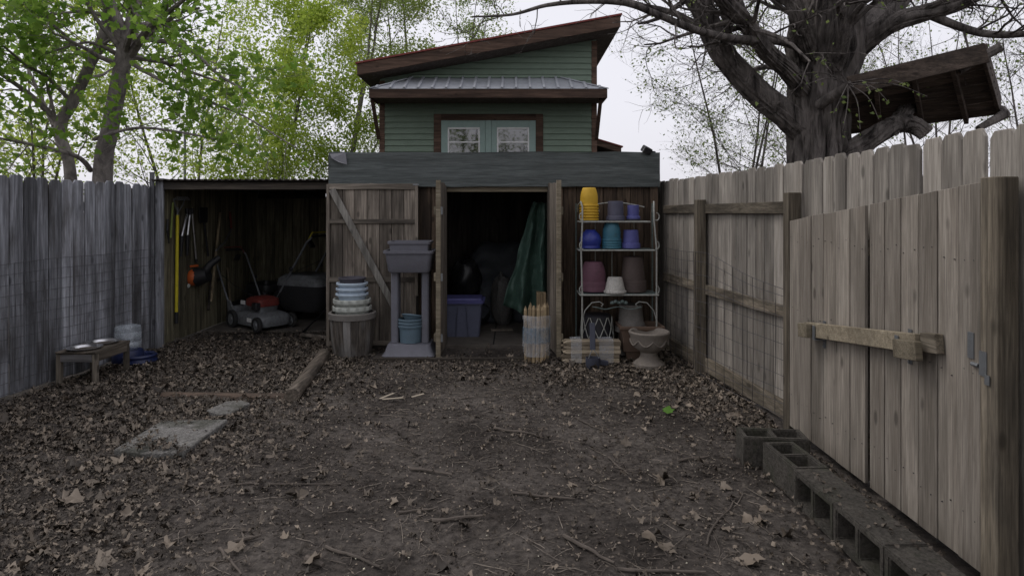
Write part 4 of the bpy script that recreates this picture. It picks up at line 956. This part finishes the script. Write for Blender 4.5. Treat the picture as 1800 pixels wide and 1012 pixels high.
# timbers, slabs
def timber(name, lab, a, b, r, m, zc, flat=True):
    a, b = V((*a,zc)), V((*b,zc)); mb = MB(); n = 12; path = [a.lerp(b, k/8)+V((rng.uniform(-.004,.004),0,rng.uniform(-.003,.003))) for k in range(9)]
    mb.tube([p-a for p in path], [r*(1+.05*noise.noise(V((k*.8,zc,r*50)))) for k in range(9)], n); o = mb.build(name, m, None, .004, True, a); tag(o, lab, 'timber', 'landscape timbers on the ground'); return o
timber('landscape_timber', 'round-edged timber pointing away towards the barrel', (-1.80,5.12), (-1.985,6.62), .062, 'timber_y', .045)
timber('landscape_timber', 'half-buried timber lying crosswise among the leaves', (-2.98,5.33), (-1.90,5.28), .055, 'timber_x', -.036)
def slab_(lab, pts, h, name='concrete_slab', rot=(0,0,0)):
    c = V((sum(p[0] for p in pts)/len(pts), sum(p[1] for p in pts)/len(pts))); mb = MB(); mb.prism([(p[0]-c.x,p[1]-c.y,0) for p in pts], (0,0,h))
    o = mb.build(name, 'slab', None, .006, False, (c.x,c.y,-.03), rot); tag(o, lab, 'paving slab', 'paving slabs')
slab_('large grey concrete slab partly covered by leaves', [(-2.56,4.02),(-2.32,3.95),(-2.08,3.97),(-2.075,4.57),(-2.55,4.56)], .06, rot=(R(.6),R(-.8),0))
slab_('small grey concrete slab beyond the large one', [(-2.36,4.83),(-2.22,4.74),(-2.14,4.76),(-2.10,5.02),(-2.20,5.09),(-2.31,5.06)], .05)
# pole behind
T = thing('metal_pole', 'thin grey metal pole rising behind the lean-to roof', 'pole', ((325-900)/F*14,14,0))
MB(T).tube([((325-900)/F*14,14,0),((325-900)/F*14,14,3.35)], .028, 8).build('pole', 'pole_metal', T, 0, True); MB(T).lathe([(.0,0),(.04,0),(.035,.05),(0,.07)], ((325-900)/F*14,14,3.35), 8).build('cap', 'pole_metal', T)
# ------------------------------------------------------------------ leaves and trees
def leaf_template(kind):
    if kind == 'maple':
        o = [(0,0),(.22,.10),(.50,.06),(.40,.26),(.55,.48),(.30,.50),(.22,.62),(.06,.98),(-.08,.97),(-.24,.62),(-.32,.48),(-.56,.47),(-.42,.25),(-.5,.04),(-.2,.09)]
        return np.array([(0,.38)]+o), [(0,i,i+1) for i in range(1,len(o))]+[(0,len(o),1)]
    if kind == 'lobe':
        o = [(0,0),(.4,.12),(.34,.4),(.5,.55),(.2,.66),(0,1),(-.22,.66),(-.5,.5),(-.33,.38),(-.4,.1)]
        return np.array([(0,.4)]+o), [(0,i,i+1) for i in range(1,len(o))]+[(0,len(o),1)]
    o = [(0,0),(.32,.45),(0,1),(-.32,.45)]
    return np.array(o), [(0,1,2),(0,2,3)]
def leaf_cloud(name, m, pos, size, kind, parent=None, up_bias=0.0, curl=.25, droop=0, yawfn=None, tint=None, r=nr, org=(0,0,0)):
    tp, fs = leaf_template(kind); n = len(pos); k = len(tp); fs = np.array(fs)
    L = np.zeros((n,k,3)); sz = np.broadcast_to(size, (n,))
    L[:,:,0] = tp[None,:,0]; L[:,:,1] = tp[None,:,1]
    c1 = r.uniform(-curl,curl*1.4,(n,1)); c2 = r.uniform(-curl,curl,(n,1)); 
    L[:,:,2] = c1*(tp[None,:,0]**2)*2.2+c2*((tp[None,:,1]-.4)**2)*1.6+r.normal(0,curl*.16,(n,k))
    L *= sz[:,None,None]
    # random frames
    nrm = r.normal(0,1,(n,3)); nrm[:,2] = np.abs(nrm[:,2])+up_bias; nrm /= np.linalg.norm(nrm,axis=1)[:,None]
    t = r.normal(0,1,(n,3)); t[:,2] -= droop; t -= nrm*(t*nrm).sum(1)[:,None]; t /= np.linalg.norm(t,axis=1)[:,None]
    s = np.cross(t, nrm)
    W = L[:,:,0:1]*s[:,None,:]+L[:,:,1:2]*t[:,None,:]+L[:,:,2:3]*nrm[:,None,:]+(np.array(pos)-np.array(org))[:,None,:]
    vs = W.reshape(-1,3); tri = (fs[None]+(np.arange(n)*k)[:,None,None]).reshape(-1,3)
    me = bpy.data.meshes.new(name); me.vertices.add(len(vs)); me.vertices.foreach_set('co', vs.ravel())
    me.loops.add(tri.size); me.loops.foreach_set('vertex_index', tri.ravel().astype(np.int32))
    me.polygons.add(len(tri)); me.polygons.foreach_set('loop_start', np.arange(0,tri.size,3,dtype=np.int32)); me.polygons.foreach_set('loop_total', np.full(len(tri),3,dtype=np.int32))
    at_ = me.attributes.new('tint', 'FLOAT', 'POINT'); tv = r.beta(1.6,2.0,n) if tint is None else tint
    at_.data.foreach_set('value', np.repeat(tv,k).astype(np.float32)); me.update(); me.validate(); me.materials.append(M[m])
    return place(name, me, parent)
def rot_about(d, ang, r):
    a = V((r.gauss(0,1), r.gauss(0,1), r.gauss(0,1))); a = (a-d*a.dot(d))
    if a.length < 1e-4: a = V((1,0,0))
    a.normalize(); return (d*math.cos(ang)+a*math.sin(ang)).normalized()
def grow(mb, anch, p, d, L, rad, lvl, r, nch=4, spread=.75, up=.06, wig=.16, fall=.62, segs=6):
    path = [V(p)]; d = V(d).normalized(); rr = [rad]
    for i in range(segs):
        d = (d+V((r.gauss(0,wig), r.gauss(0,wig), r.gauss(0,wig)+up))).normalized(); path.append(path[-1]+d*L/segs); rr.append(rad*(1-.72*(i+1)/segs))
    mb.tube(path, rr, 9 if rad > .08 else 6 if rad > .02 else 3, False)
    if lvl <= 1:
        for q in path[1:]: anch.append(q)
    if lvl <= 0: return
    for c in range(nch):
        t = r.uniform(.25,1.0); i = min(segs-1, int(t*segs)); q = path[i].lerp(path[i+1], t*segs-i); dd = (path[i+1]-path[i]).normalized()
        grow(mb, anch, q, rot_about(dd, spread*r.uniform(.6,1.25), r), L*fall*r.uniform(.7,1.2), max(.003, rr[i]*.55), lvl-1, r, nch, spread, up, wig, fall, segs)
def spline(pts, n=5):
    out = []
    for i in range(len(pts)-1):
        a, b, c, d = pts[max(i-1,0)], pts[i], pts[i+1], pts[min(i+2,len(pts)-1)]
        for k in range(n):
            t = k/n; out.append(.5*((2*b)+(-a+c)*t+(2*a-5*b+4*c-d)*t*t+(-a+3*b-3*c+d)*t**3))
    out.append(pts[-1]); return out
def limb(mb, spec, n=14, rough=0, seed=0, sub=6, ridge=0):
    """spec rows: px, py, D, width in photo px"""
    P = spline([V((*at(a,b,D), w_/F*D/2)).to_4d() if False else np.array([*at(a,b,D), w_/F*D/2]) for a,b,D,w_ in spec], sub)
    path = [V(p[:3]) for p in P]; rad = [max(.003, p[3]) for p in P]
    b0 = len(mb.v); mb.tube(path, rad, n, True)
    if rough:
        for i in range(b0, len(mb.v)):
            k = min((i-b0)//n, len(path)-1); q = V(mb.v[i])+mb.o; c = path[k]; f = (q-c)
            ang = math.atan2(f.y, f.x); v_ = noise.noise(V((ang*4.5+seed, q.z*1.4, seed)))+.5*noise.noise(V((ang*11, q.z*3.5, seed+3)))
            ex = 0
            if ridge:
                sa, ca = math.cos(ang)*3.4, math.sin(ang)*3.4; w0 = noise.noise(V((sa,ca,q.z*2.2+seed)))*.55
                e1 = abs(noise.noise(V((sa*1.9+w0,ca*1.9+w0,q.z*1.6+seed+7)))); e2 = abs(noise.noise(V((sa*4.1+w0,ca*4.1-w0,q.z*3.4+seed)))); ex = ridge*(min(.35,e1)*1.5+min(.3,e2)*.8-.4)
            mb.v[i] = tuple(c+f*(1+rough*v_+ex/max(.05,f.length))-mb.o)
    return path, rad
def sprout(mb, anch, path, rad, count, L, lvl, r, up=.05, spread=1.0, t0=.3, nch=4, wig=.16):
    m = len(path)-1
    for _ in range(count):
        t = r.uniform(t0,1)*m; i = min(m-1, int(t)); q = path[i].lerp(path[i+1], t-i); dd = (path[i+1]-path[i]).normalized()
        grow(mb, anch, q, rot_about(dd, spread*r.uniform(.6,1.3), r), L*r.uniform(.6,1.3), max(.006, min(.05, rad[i]*.4)), lvl, r, nch, .75, up, wig)
def jitter(anch, per, sd, cap=None):
    a = np.array([tuple(p) for p in anch]); a = np.repeat(a, per, 0); a = a+nr.normal(0,sd,a.shape)
    if cap and len(a) > cap: a = a[nr.permutation(len(a))[:cap]]
    return a
# --- left two-stemmed maple beyond the grey fence
LD = 9.0; r = random.Random(3)
T = thing('maple_tree', 'grey barked maple with large bright leaves behind the left fence', 'tree', (*at(178,372,LD).to_2d(), 0))
mb = MB(T); an = []
base = at(176,372,LD)
p1, r1 = limb(mb, [(172,560,LD,42),(181,300,LD,31),(192,235,LD,28),(212,130,LD,26),(222,85,LD,28),(236,20,LD,22),(240,-120,LD,18),(250,-300,LD+.3,16),(262,-420,LD+.5,5)], 16, .05, 1)
p2, r2 = limb(mb, [(222,80,LD,26),(205,40,LD-.1,24),(190,0,LD-.2,22),(170,-90,LD-.4,18),(150,-230,LD-.6,6)], 12, .05, 2)
p3, r3 = limb(mb, [(128,560,LD+.3,34),(124,310,LD+.3,19),(104,230,LD+.4,18),(130,175,LD+.4,19),(160,110,LD+.4,17),(186,50,LD+.5,18),(196,-60,LD+.6,14),(205,-230,LD+.8,5)], 12, .05, 3)
mb2 = MB(T)
br = [([(230,96,LD,16),(262,50,LD-.4,12),(305,15,LD-.9,8),(360,-30,LD-1.4,4)]), ([(240,68,LD,10),(300,75,LD-.3,8),(345,95,LD-.6,7),(382,130,LD-.9,5),(440,165,LD-1.2,3)]),
  ([(236,115,LD,8),(290,145,LD-.2,6),(370,180,LD-.5,5),(430,205,LD-.8,3),(520,260,LD-1,2)]), ([(104,215,LD+.4,12),(50,165,LD+.1,9),(0,130,LD-.2,6),(-60,90,LD-.5,3)]),
  ([(95,222,LD+.4,8),(62,150,LD+.8,6),(45,110,LD+1,3)]), ([(100,222,LD+.4,6),(88,170,LD+.2,5),(80,140,LD+.2,3)]), ([(160,300,LD,9),(135,275,LD-.3,8),(60,255,LD-.7,6),(-20,240,LD-1,3)]),
  ([(185,30,LD+.5,8),(150,20,LD+.3,6),(90,25,LD,4),(20,10,LD-.4,3)]), ([(205,95,LD,9),(155,75,LD-.3,5),(80,95,LD-.6,3)]), ([(165,245,LD,7),(240,225,LD-.4,5),(330,235,LD-.7,4),(420,255,LD-1,2)])]
for s in br:
    pa_, ra_ = limb(mb2, s, 7); sprout(mb2, an, pa_, ra_, 9, .85, 1, r, .03, .9, .25, 4)
for pp, rr in ((p1,r1),(p2,r2),(p3,r3)): sprout(mb2, an, pp, rr, 8, 1.3, 2, r, .02, 1.1, .35, 3)
mb.build('trunk', 'bark_grey', T, 0, True); mb2.build('branches', 'bark_grey', T, 0, True)
an = [q for q in an if nr.rand() < .26]
pos = jitter(an, 5, .10, 3500); pos = pos[(pos[:,2] > 2.15) | (pos[:,0] < -4.6)]
leaf_cloud('crown', 'leaf_maple', pos, nr.uniform(.07,.135,len(pos)), 'maple', T, .25, .35, 1.0, org=T.location)
print('left leaves', len(pos))
# --- far leafy trees
def bgtree(name, lab, px, D, height, spread, nleaf, lsize, leafmat, seed, stems=3, bark='bark_pale', lo=.15, lvl=2, sd=.18, slim=.35):
    r = random.Random(seed); x = (px-900)/F*D; T = thing(name, lab, 'tree', (x,D,0)); mb = MB(T); an = []
    tb = MB(T)
    for s in range(stems):
        a = r.uniform(0,6.28); d = V((math.cos(a)*slim*.4, math.sin(a)*slim*.4, 1)).normalized(); path = [V((x+math.cos(a)*.08, D+math.sin(a)*.08, -.1))]; rr = [.05*height/8]; n = 9
        for i in range(n): d = (d+V((r.gauss(0,.05), r.gauss(0,.05), .05))).normalized(); path.append(path[-1]+d*height*r.uniform(.95,1.05)/n); rr.append(rr[0]*(1-.93*(i+1)/n))
        tb.tube(path, rr, 8, False)
        m = len(path)-1
        for k in range(int(24/stems)+6):
            t = r.uniform(lo,1)*m; i = min(m-1,int(t)); q = path[i].lerp(path[i+1], t-i); az = r.uniform(0,6.28)
            dd = V((math.cos(az), math.sin(az), r.uniform(.25,.9))).normalized()
            grow(mb, an, q, dd, spread*(1.15-.75*t/m)*r.uniform(.6,1.1), max(.012, rr[i]*.45), lvl, r, 4, .6, .06, .12, .58, 5)
    tb.build('trunk', bark, T, 0, True); mb.build('branches', bark, T, 0, False)
    pos = jitter(an, max(1, int(nleaf/len(an))+1), sd, nleaf); leaf_cloud('crown', leafmat, pos, nr.uniform(lsize*.6,lsize*1.3,len(pos)), 'small', T, .2, .3, .5, org=T.location)
bgtree('birch_tree', 'slender tree with yellow-green spring leaves beside the left maple', 330, 17, 8.5, 2.6, 13000, .085, 'leaf_pale', 21, 2, sd=.28)
bgtree('birch_tree', 'bushy yellow-green tree rising over the lean-to roof', 475, 15, 7.2, 2.4, 24000, .085, 'leaf_pale', 22, 2, lo=.12, sd=.13)
bgtree('birch_tree', 'tall olive-green tree close to the left side of the house', 585, 18, 11.5, 2.6, 24000, .08, 'leaf_olive', 23, 2, sd=.13)
bgtree('birch_tree', 'tall olive-green tree showing above the low end of the house roof', 720, 24, 13.5, 3.0, 22000, .09, 'leaf_olive', 24, 2, sd=.14)
bgtree('birch_tree', 'distant tree whose top shows above the middle of the roof', 830, 27, 12.3, 2.8, 12000, .10, 'leaf_olive', 25, 3)
bgtree('birch_tree', 'pale leafy tree at the far left edge behind the maple', 60, 16, 7.5, 2.6, 6000, .12, 'leaf_pale', 26, 3)
bgtree('ash_tree', 'twiggy tree with sparse small leaves right of the house', 1290, 17, 8.2, 2.7, 6500, .075, 'leaf_bud', 31, 4, 'bark_dark', .08, 3, .10)
bgtree('ash_tree', 'thin twiggy tree behind the trunk of the big tree', 1420, 20, 9.0, 3.0, 3000, .085, 'leaf_bud', 32, 4, 'bark_dark', .08, 3, .10)
bgtree('ash_tree', 'thin twiggy tree seen beyond the tilted platform', 1640, 18, 8.0, 3.0, 2600, .08, 'leaf_bud', 33, 4, 'bark_dark', .08, 3, .10)
bgtree('ash_tree', 'bare twiggy tree at the far right edge', 1830, 15, 7.0, 2.4, 1500, .08, 'leaf_bud', 34, 3, 'bark_dark', .1, 2, .10)
for tx, ty, sd_, lb in ((-2.6,-8,41,'left'),(3.4,-9.5,42,'right')):  # unseen trees added behind the camera so the panes reflect branches
    bgtree('mirrored_tree', f'unseen tree added behind the viewer to mirror in the {lb} window panes', 900+tx*F/ty, ty, 10, 3.2, 9000, .16, 'leaf_olive', sd_, 3, 'bark_dark')
# --- big right tree
BD = 6.6; r = random.Random(8)
T = thing('old_maple_tree', 'massive furrowed dark trunk with spreading bare limbs behind the right fence', 'tree', (*at(1440,372,BD).to_2d(), 0))
mb = MB(T); an = []
tp, tr = limb(mb, [(1440,640,BD,140),(1440,420,BD,112),(1440,300,BD,98),(1438,230,BD,94),(1442,150,BD,100),(1450,90,BD,120),(1455,30,BD,112),(1460,-60,BD,86),(1462,-250,BD,60),(1470,-480,BD,20)], 130, .07, 5, 22, .075)
limbs = [
 [(1425,240,BD,50),(1385,205,BD-.1,44),(1330,160,BD-.2,42),(1275,100,BD-.3,40),(1248,50,BD-.3,38),(1225,-10,BD-.4,36),(1195,-110,BD-.5,26),(1150,-260,BD-.7,8)],
 [(1420,165,BD-.1,34),(1385,125,BD-.3,30),(1345,88,BD-.5,28),(1310,40,BD-.7,26),(1265,-10,BD-.9,24),(1200,-120,BD-1.2,10)],
 [(1420,85,BD,24),(1370,72,BD-.4,16),(1290,68,BD-.8,14),(1220,52,BD-1,13),(1150,24,BD-1.2,12),(1100,6,BD-1.3,11),(1030,3,BD-1.3,9),(960,10,BD-1.2,7),(900,26,BD-1.1,5),(830,30,BD-1,3)],
 [(1460,105,BD,60),(1510,62,BD+.1,54),(1560,15,BD+.2,44),(1620,-60,BD+.4,34),(1690,-200,BD+.6,10)],
 [(1500,90,BD,40),(1560,45,BD-.2,32),(1620,25,BD-.3,28),(1680,8,BD-.4,24),(1750,-25,BD-.5,18),(1850,-70,BD-.6,6)],
 [(1630,24,BD-.3,16),(1680,45,BD-.4,14),(1735,60,BD-.5,13),(1800,60,BD-.7,11),(1880,50,BD-.9,5)],
 [(1425,100,BD-.2,30),(1405,40,BD-.4,26),(1390,-20,BD-.5,24),(1360,-140,BD-.7,10)],
 [(1468,120,BD-.3,26),(1478,60,BD-.5,32),(1490,0,BD-.6,30),(1510,-120,BD-.8,12)],
 [(1455,282,BD-.1,46),(1500,262,BD-.2,36),(1545,235,BD-.3,32),(1580,218,BD-.3,30),(1610,222,BD-.35,27),(1628,236,BD-.4,25)],
 [(1575,222,BD-.3,26),(1588,200,BD-.2,24),(1610,180,BD+.0,18),(1640,165,BD+.3,12)],
 [(1440,185,BD-.3,20),(1470,165,BD-.5,18),(1498,148,BD-.6,16)],
 [(1430,150,BD-.1,14),(1380,125,BD+.2,10),(1340,118,BD+.4,8),(1310,130,BD+.6,4)]]
mb2 = MB(T); mb3 = MB(T)
for i, s in enumerate(limbs):
    tgt = mb if i in (8,) else mb2
    big_ = s[0][3] > 24; pp, rr = limb(tgt, s, 56 if big_ else 10, .05, i, 14 if big_ else 6, .035 if big_ else 0)
    if i not in (8, 9, 10): sprout(mb3, an, pp, rr, 14 if i in (2,4,5) else 12, .9 if i != 2 else .5, 2, r, .02 if i != 2 else .12, 1.0, .3, 4 if i != 2 else 3, .2)
sprout(mb3, an, tp, tr, 12, 1.6, 2, r, .05, 1.1, .6, 4, .2)
# epicormic shoots with buds at the trunk
c0 = at(1490,148,BD-.62); sh = []
for tx, ty, dd in ((1430,100,-.2),(1436,108,.1),(1415,150,-.2),(1560,178,-.3),(1630,170,-.5),(1600,152,-.4),(1545,210,-.3),(1480,235,-.3),(1512,228,-.3),(1465,200,-.4),(1400,132,-.2),(1530,160,-.4)):
    e = at(tx, ty, BD-.7+dd); mid_ = c0.lerp(e, .55)+V((0,-.05,.05)); pth = spline([np.array(c0), np.array(mid_), np.array(e)], 5); pth = [V(q) for q in pth]
    mb3.tube(pth, [.007-.005*k/len(pth) for k in range(len(pth))], 4, False); sh += pth[6:]
mb.build('trunk', 'bark_dark', T, 0, True); mb2.build('limbs', 'bark_dark', T, 0, True); mb3.build('twigs', 'bark_dark', T, 0, False)
pos = jitter(an, 1, .05, 1300); pos = pos[(pos[:,0] > 1.3) | (pos[:,2] > 4.2)]; pos = np.concatenate([pos, jitter(sh, 1, .015)]); leaf_cloud('crown', 'leaf_bud', pos, nr.uniform(.02,.055,len(pos)), 'small', T, .1, .3, .2, org=T.location)
# --- tilted tree platform
T = thing('tree_platform', 'tilted brown wooden platform hanging in the limbs of the big tree', 'platform', at(1620,190,6.4))
fa, fb = at(1492,152,6.05), at(1734,93,5.75); ba, bb = at(1488,232,6.95), at(1757,196,6.6)
up = V((0,0,1))
MB(T).bar(fa, fb, .035, .185).build('front_board', 'platform_wood', T, .004)
MB(T).bar(fb+V((.0,.02,.0)), bb+V((0,0,.06)), .03, .2).build('side_board', 'platform_wood', T, .004)
MB(T).bar(fa+V((.02,.02,0)), ba+V((.02,0,.06)), .03, .2).build('side_board', 'platform_wood', T, .004)
MB(T).bar(ba+V((0,0,.05)), bb+V((0,0,.05)), .03, .16).build('back_board', 'platform_wood', T, .004)
for i in range(9):
    t0 = (i+.5)/9; a = fa.lerp(ba,t0)+V((.03,0,.0)); b = fb.lerp(bb,t0)+V((-.012,0,.0)); nrm = (b-a).cross(ba-fa).normalized()
    MB(T).bar(a, b, (ba-fa).length/9-.004, .022, nrm).build('deck_board', 'platform_wood', T, .002)
for t0 in (.22, .5, .78):
    a = fa.lerp(fb,t0)+V((0,.03,-.055)); b = ba.lerp(bb,t0)+V((0,-.03,-.055)); MB(T).bar(a, b, .04, .08).build('joist', 'platform_wood', T, .003)
a = fb+V((-.15,.15,-.12)); MB(T).tube([a, fb+V((.12,-.02,.05))], [.05,.045], 9).build('corner_log', 'bark_dark', T)
MB(T).tube([bb+V((.02,0,.02)), bb+V((-.1,-.2,-.06)), bb+V((-.45,-.3,-.22))], [.045,.05,.03], 8).build('prop', 'bark_dark', T)

# ------------------------------------------------------------------ leaf litter, crumbs, twigs
q_ = np.random.RandomState(77); bp = np.array([(q_.uniform(1.53,1.69), q_.uniform(2.25,3.33), .186+q_.uniform(0,.006)) for _ in range(45)]+[(q_.uniform(1.72,1.92), q_.uniform(2.7,4.3), .01+q_.uniform(0,.03)) for _ in range(260)]+[(q_.uniform(1.36,1.52), q_.uniform(2.5,3.9), .005+q_.uniform(0,.02)) for _ in range(170)])
tag(leaf_cloud('block_debris', 'leaf_litter', bp, q_.uniform(.010,.034,len(bp)), 'lobe', None, 1.6, .7, tint=q_.beta(1.2,3.2,len(bp))), 'dry leaf scraps caught on and around the cinder blocks', 'leaf litter', None, 'stuff')
def scatter(n, fn, xr, yr, seed):
    q = np.random.RandomState(seed); out = []
    while len(out) < n:
        x = q.uniform(*xr); y = q.uniform(*yr)**1.0
        if abs(x) > (y*.86+.35): continue
        if x < -4.36+.075*(y-3.2)+.03 or (x > 1.93-.0*(y)): continue
        if y > 7.1 and not (-4.05 < x < -2.15): continue
        if y > 7.5 and q.rand() > .25: continue
        if -2.56 < x < -2.08 and 3.97 < y < 4.56 and not (x+.3*math.sin(y*9) < -2.38 and q.rand() < .6) and q.rand() > .05: continue
        if 1.42 < x < 1.75 and y < 4.0: continue
        if -1.5 < x < 1.4 and y > 6.6 and q.rand() > .15: continue
        if q.rand() < fn(x, y): out.append((x, y, max(gh(x, y), .036 if (-2.56 < x < -2.08 and 3.97 < y < 4.56) else -1)+q.uniform(.002,.012)))
    return np.array(out)
pos = scatter(27000, lambda x, y: litter_density(x, y)**1.6, (-4.4,1.95), (2.3,8.2), 1)
pos[:,2] += nr.uniform(0,.018,len(pos))
k = len(pos)//2
tag(leaf_cloud('leaf_litter', 'leaf_litter', pos[:k], np.clip(nr.lognormal(-3.6,.45,k),.012,.085), 'maple', None, 2.6, .75, tint=np.where(nr.rand(k) < .3, nr.beta(2,1.6,k), nr.beta(1.2,4.5,k))*np.where((pos[:k,0] > .5) & (pos[:k,1] > 4.3), 1.0, .85)+np.where((pos[:k,0] > .6) & (pos[:k,1] > 4.3), .28*nr.rand(k)**2, 0)), 'brown dead leaves covering the yard floor', 'leaf litter', None, 'stuff')
tag(leaf_cloud('leaf_fragments', 'leaf_litter', pos[k:], nr.uniform(.008,.030,len(pos)-k), 'lobe', None, 1.2, 1.0, tint=np.where(nr.rand(len(pos)-k) < .2, nr.beta(2,1.6,len(pos)-k), nr.beta(1.1,4.5,len(pos)-k))), 'crumbled brown leaf fragments over the dirt', 'leaf litter', None, 'stuff')
pos = scatter(60000, lambda x, y: .25+.6*litter_density(x, y), (-4.4,1.95), (2.3,8.2), 2); 
tag(leaf_cloud('ground_debris', 'leaf_litter', pos, nr.uniform(.005,.020,len(pos)), 'small', None, 1.4, .5, tint=np.where(nr.rand(len(pos)) < .12, nr.beta(2,1.6,len(pos)), nr.beta(1.0,4.5,len(pos)))), 'fine dark crumbs and chips strewn over the dirt', 'debris', None, 'stuff')
pos = scatter(420, lambda x, y: .5, (-3.2,1.6), (2.5,6.2), 3)
tag(leaf_cloud('pale_specks', 'speck', pos, nr.uniform(.006,.014,len(pos)), 'small', None, 1.5, .4), 'tiny pale yellow petals and seeds dotted on the dirt', 'petals', None, 'stuff')
def twig_path(x, y, L, a, r, bend=.35, n=6, lift=.006):
    P = []; 
    for i in range(n+1):
        P.append((x, y, gh(x, y)+lift+r.uniform(0,.006))); a += r.gauss(0,bend/n*1.5); x += math.cos(a)*L/n; y += math.sin(a)*L/n
    return P
r = random.Random(4); mb = MB(); mbp = MB()
for x, y, z in scatter(4600, lambda x, y: .3+.5*max(0,noise.noise(V((x*1.6,y*1.6,9)))), (-4.0,1.7), (2.4,6.8), 4):
    L = min(.32, r.lognormvariate(-2.75,.55)); k_ = r.uniform(.0007,.0024); (mb if r.random() < .65 else mbp).tube(twig_path(x,y,L,r.uniform(0,6.28),r,.22,4,.004), [k_,k_,k_*.9,k_*.8,k_*.5], 4)
tag(mbp.build('pale_twigs', 'twig_pale'), 'short pale dry twig bits scattered over the dirt', 'twigs', None, 'stuff')
tag(mb.build('small_twigs', 'twig'), 'short thin twig bits scattered over the dirt', 'twigs', None, 'stuff')
sticks = [((330,852),(600,848),.006,'long thin pale stick lying crosswise left of centre'),((868,750),(948,766),.010,'dark stick right of centre near the shed'),((720,822),(795,834),.010,'dark stick lying crosswise in the middle of the dirt'),
 ((900,865),(1010,878),.008,'long thin stick right of centre in the middle distance'),((990,940),(1080,990),.011,'thick stick slanting at the bottom right of centre'),((1085,1000),(1240,1005),.009,'pale stick along the bottom edge'),
 ((575,958),(668,996),.009,'stick slanting at the bottom left of centre'),((538,982),(568,994),.016,'short stubby pale stick at the bottom'),((412,958),(458,942),.012,'short stick slanting up left of the bottom middle'),((386,968),(424,1008),.008,'dark stick slanting down at the bottom left'),
 ((428,800),(450,762),.006,'pale crooked twig right of the large slab'),((555,820),(575,800),.005,'small pale curved twig left of centre'),((1070,803),(1105,832),.006,'thin dark twig at the right of the dirt'),((1190,808),(1248,800),.008,'dark stick near the cinder blocks'),
 ((1240,955),(1290,870),.006,'thin upright-lying twig right of the bottom middle'),((810,700),(865,698),.006,'pale sliver of wood in front of the doorway'),((1010,735),(1075,765),.006,'forked twig by the leaf pile at right'),((155,600+190),(70,770),.005,'thin curved twig at the left among the leaves'),
 ((700,900),(770,890),.007,'stick among debris in the lower middle'),((760,915),(850,905),.011,'dark thick stick in the lower middle')]
for (a, b, rad, lab) in sticks:
    p, q = gp(*a), gp(*b); L = (q-p).length; o = V((p.x,p.y,gh(p.x,p.y))); mb = MB(); pth = []
    n = 8; d = (q-p)/n; nv = V((-d.y,d.x)).normalized()
    for i in range(n+1):
        s = p+d*i+nv*(L*.035*noise.noise(V((i*.45,p.x*7,p.y*5)))); pth.append(V((s.x,s.y,gh(s.x,s.y)+rad+.003))-o)
    mb.tube(pth, [rad*(1-.45*i/n)*rng.uniform(.85,1.1) for i in range(n+1)], 7)
    if rad > .007: 
        k = rng.choice((3,4,5)); mb.tube([pth[k], pth[k]+V((nv.x*.05+d.x*.3,nv.y*.05+d.y*.3,.01))], [rad*.5,rad*.25], 5)
    tag(mb.build('stick', 'twig', None, 0, True, o), lab, 'stick', 'sticks on the dirt')
for i, (a, b) in enumerate((((668,703),(692,694)),((672,704),(708,702)),((724,700),(745,695)))):
    p, q = gp(*a), gp(*b); mb = MB(); o = V((p.x,p.y,.012)); mb.bar((0,0,0), (q.x-p.x,q.y-p.y,.004), .022, .006)
    tag(mb.build('wood_splinter', 'splinter', None, .001, False, o), ['pale wood splinter, left one of the crossed pair','pale wood splinter, lower one of the crossed pair','pale wood splinter lying apart to the right'][i], 'wood splinter', 'pale wood splinters')
big = [(1150,940,.10),(1165,955,.09),(1310,972,.15),(1225,905,.10),(1335,885,.10),(1320,905,.09),(1270,930,.08),(1100,785,.09),(700,880,.08),(770,865,.06),(70,890,.12),(60,850,.11),(130,885,.11),(30,990,.16),(160,990,.15),(90,960,.13),(290,722,.11),(185,930,.11),(1265,855,.08),(1345,865,.09)]
where = ['at the bottom right of centre, upper of a touching pair','at the bottom right of centre, lower of a touching pair','nearest the bottom right corner, the largest on the bare dirt','between the cinder blocks and the bottom middle','just left of the row of cinder blocks','left of the cinder blocks, below another leaf','right of the thin slanting twig near the bottom','in the middle distance near the right leaf pile',
 'in the lower middle of the bare dirt','small, just above the lower middle of the dirt','at the left edge, middle of three','at the left edge, highest of three','at the left, a little right of the edge','in the bottom left corner','at the bottom left, right of the corner leaf','at the bottom left above the corner leaf','between the crosswise timber and the large slab','at the lower left below the large slab','right of the dirt, above the cinder block gap','beside the second cinder block']
for i, (px, py, s) in enumerate(big):
    g = gp(px, py); o = leaf_cloud('fallen_leaf', 'leaf_litter', np.array([(0,0,0)]), np.array([s*.85]), 'maple', None, 3.0, .32, tint=np.array([rng.uniform(.3,.62)]))
    o.location = (g.x,g.y,gh(g.x,g.y)+.015); tag(o, 'curled tan fallen leaf '+where[i], 'leaf', 'large fallen leaves')
g = gp(1173,728); o = leaf_cloud('green_leaf', 'leaf_green', np.array([(0,0,0)]), np.array([.10]), 'lobe', None, 3.0, .3); o.location = (g.x,g.y,gh(g.x,g.y)+.03); tag(o, 'single fresh green leaf on the brown leaf pile', 'leaf')
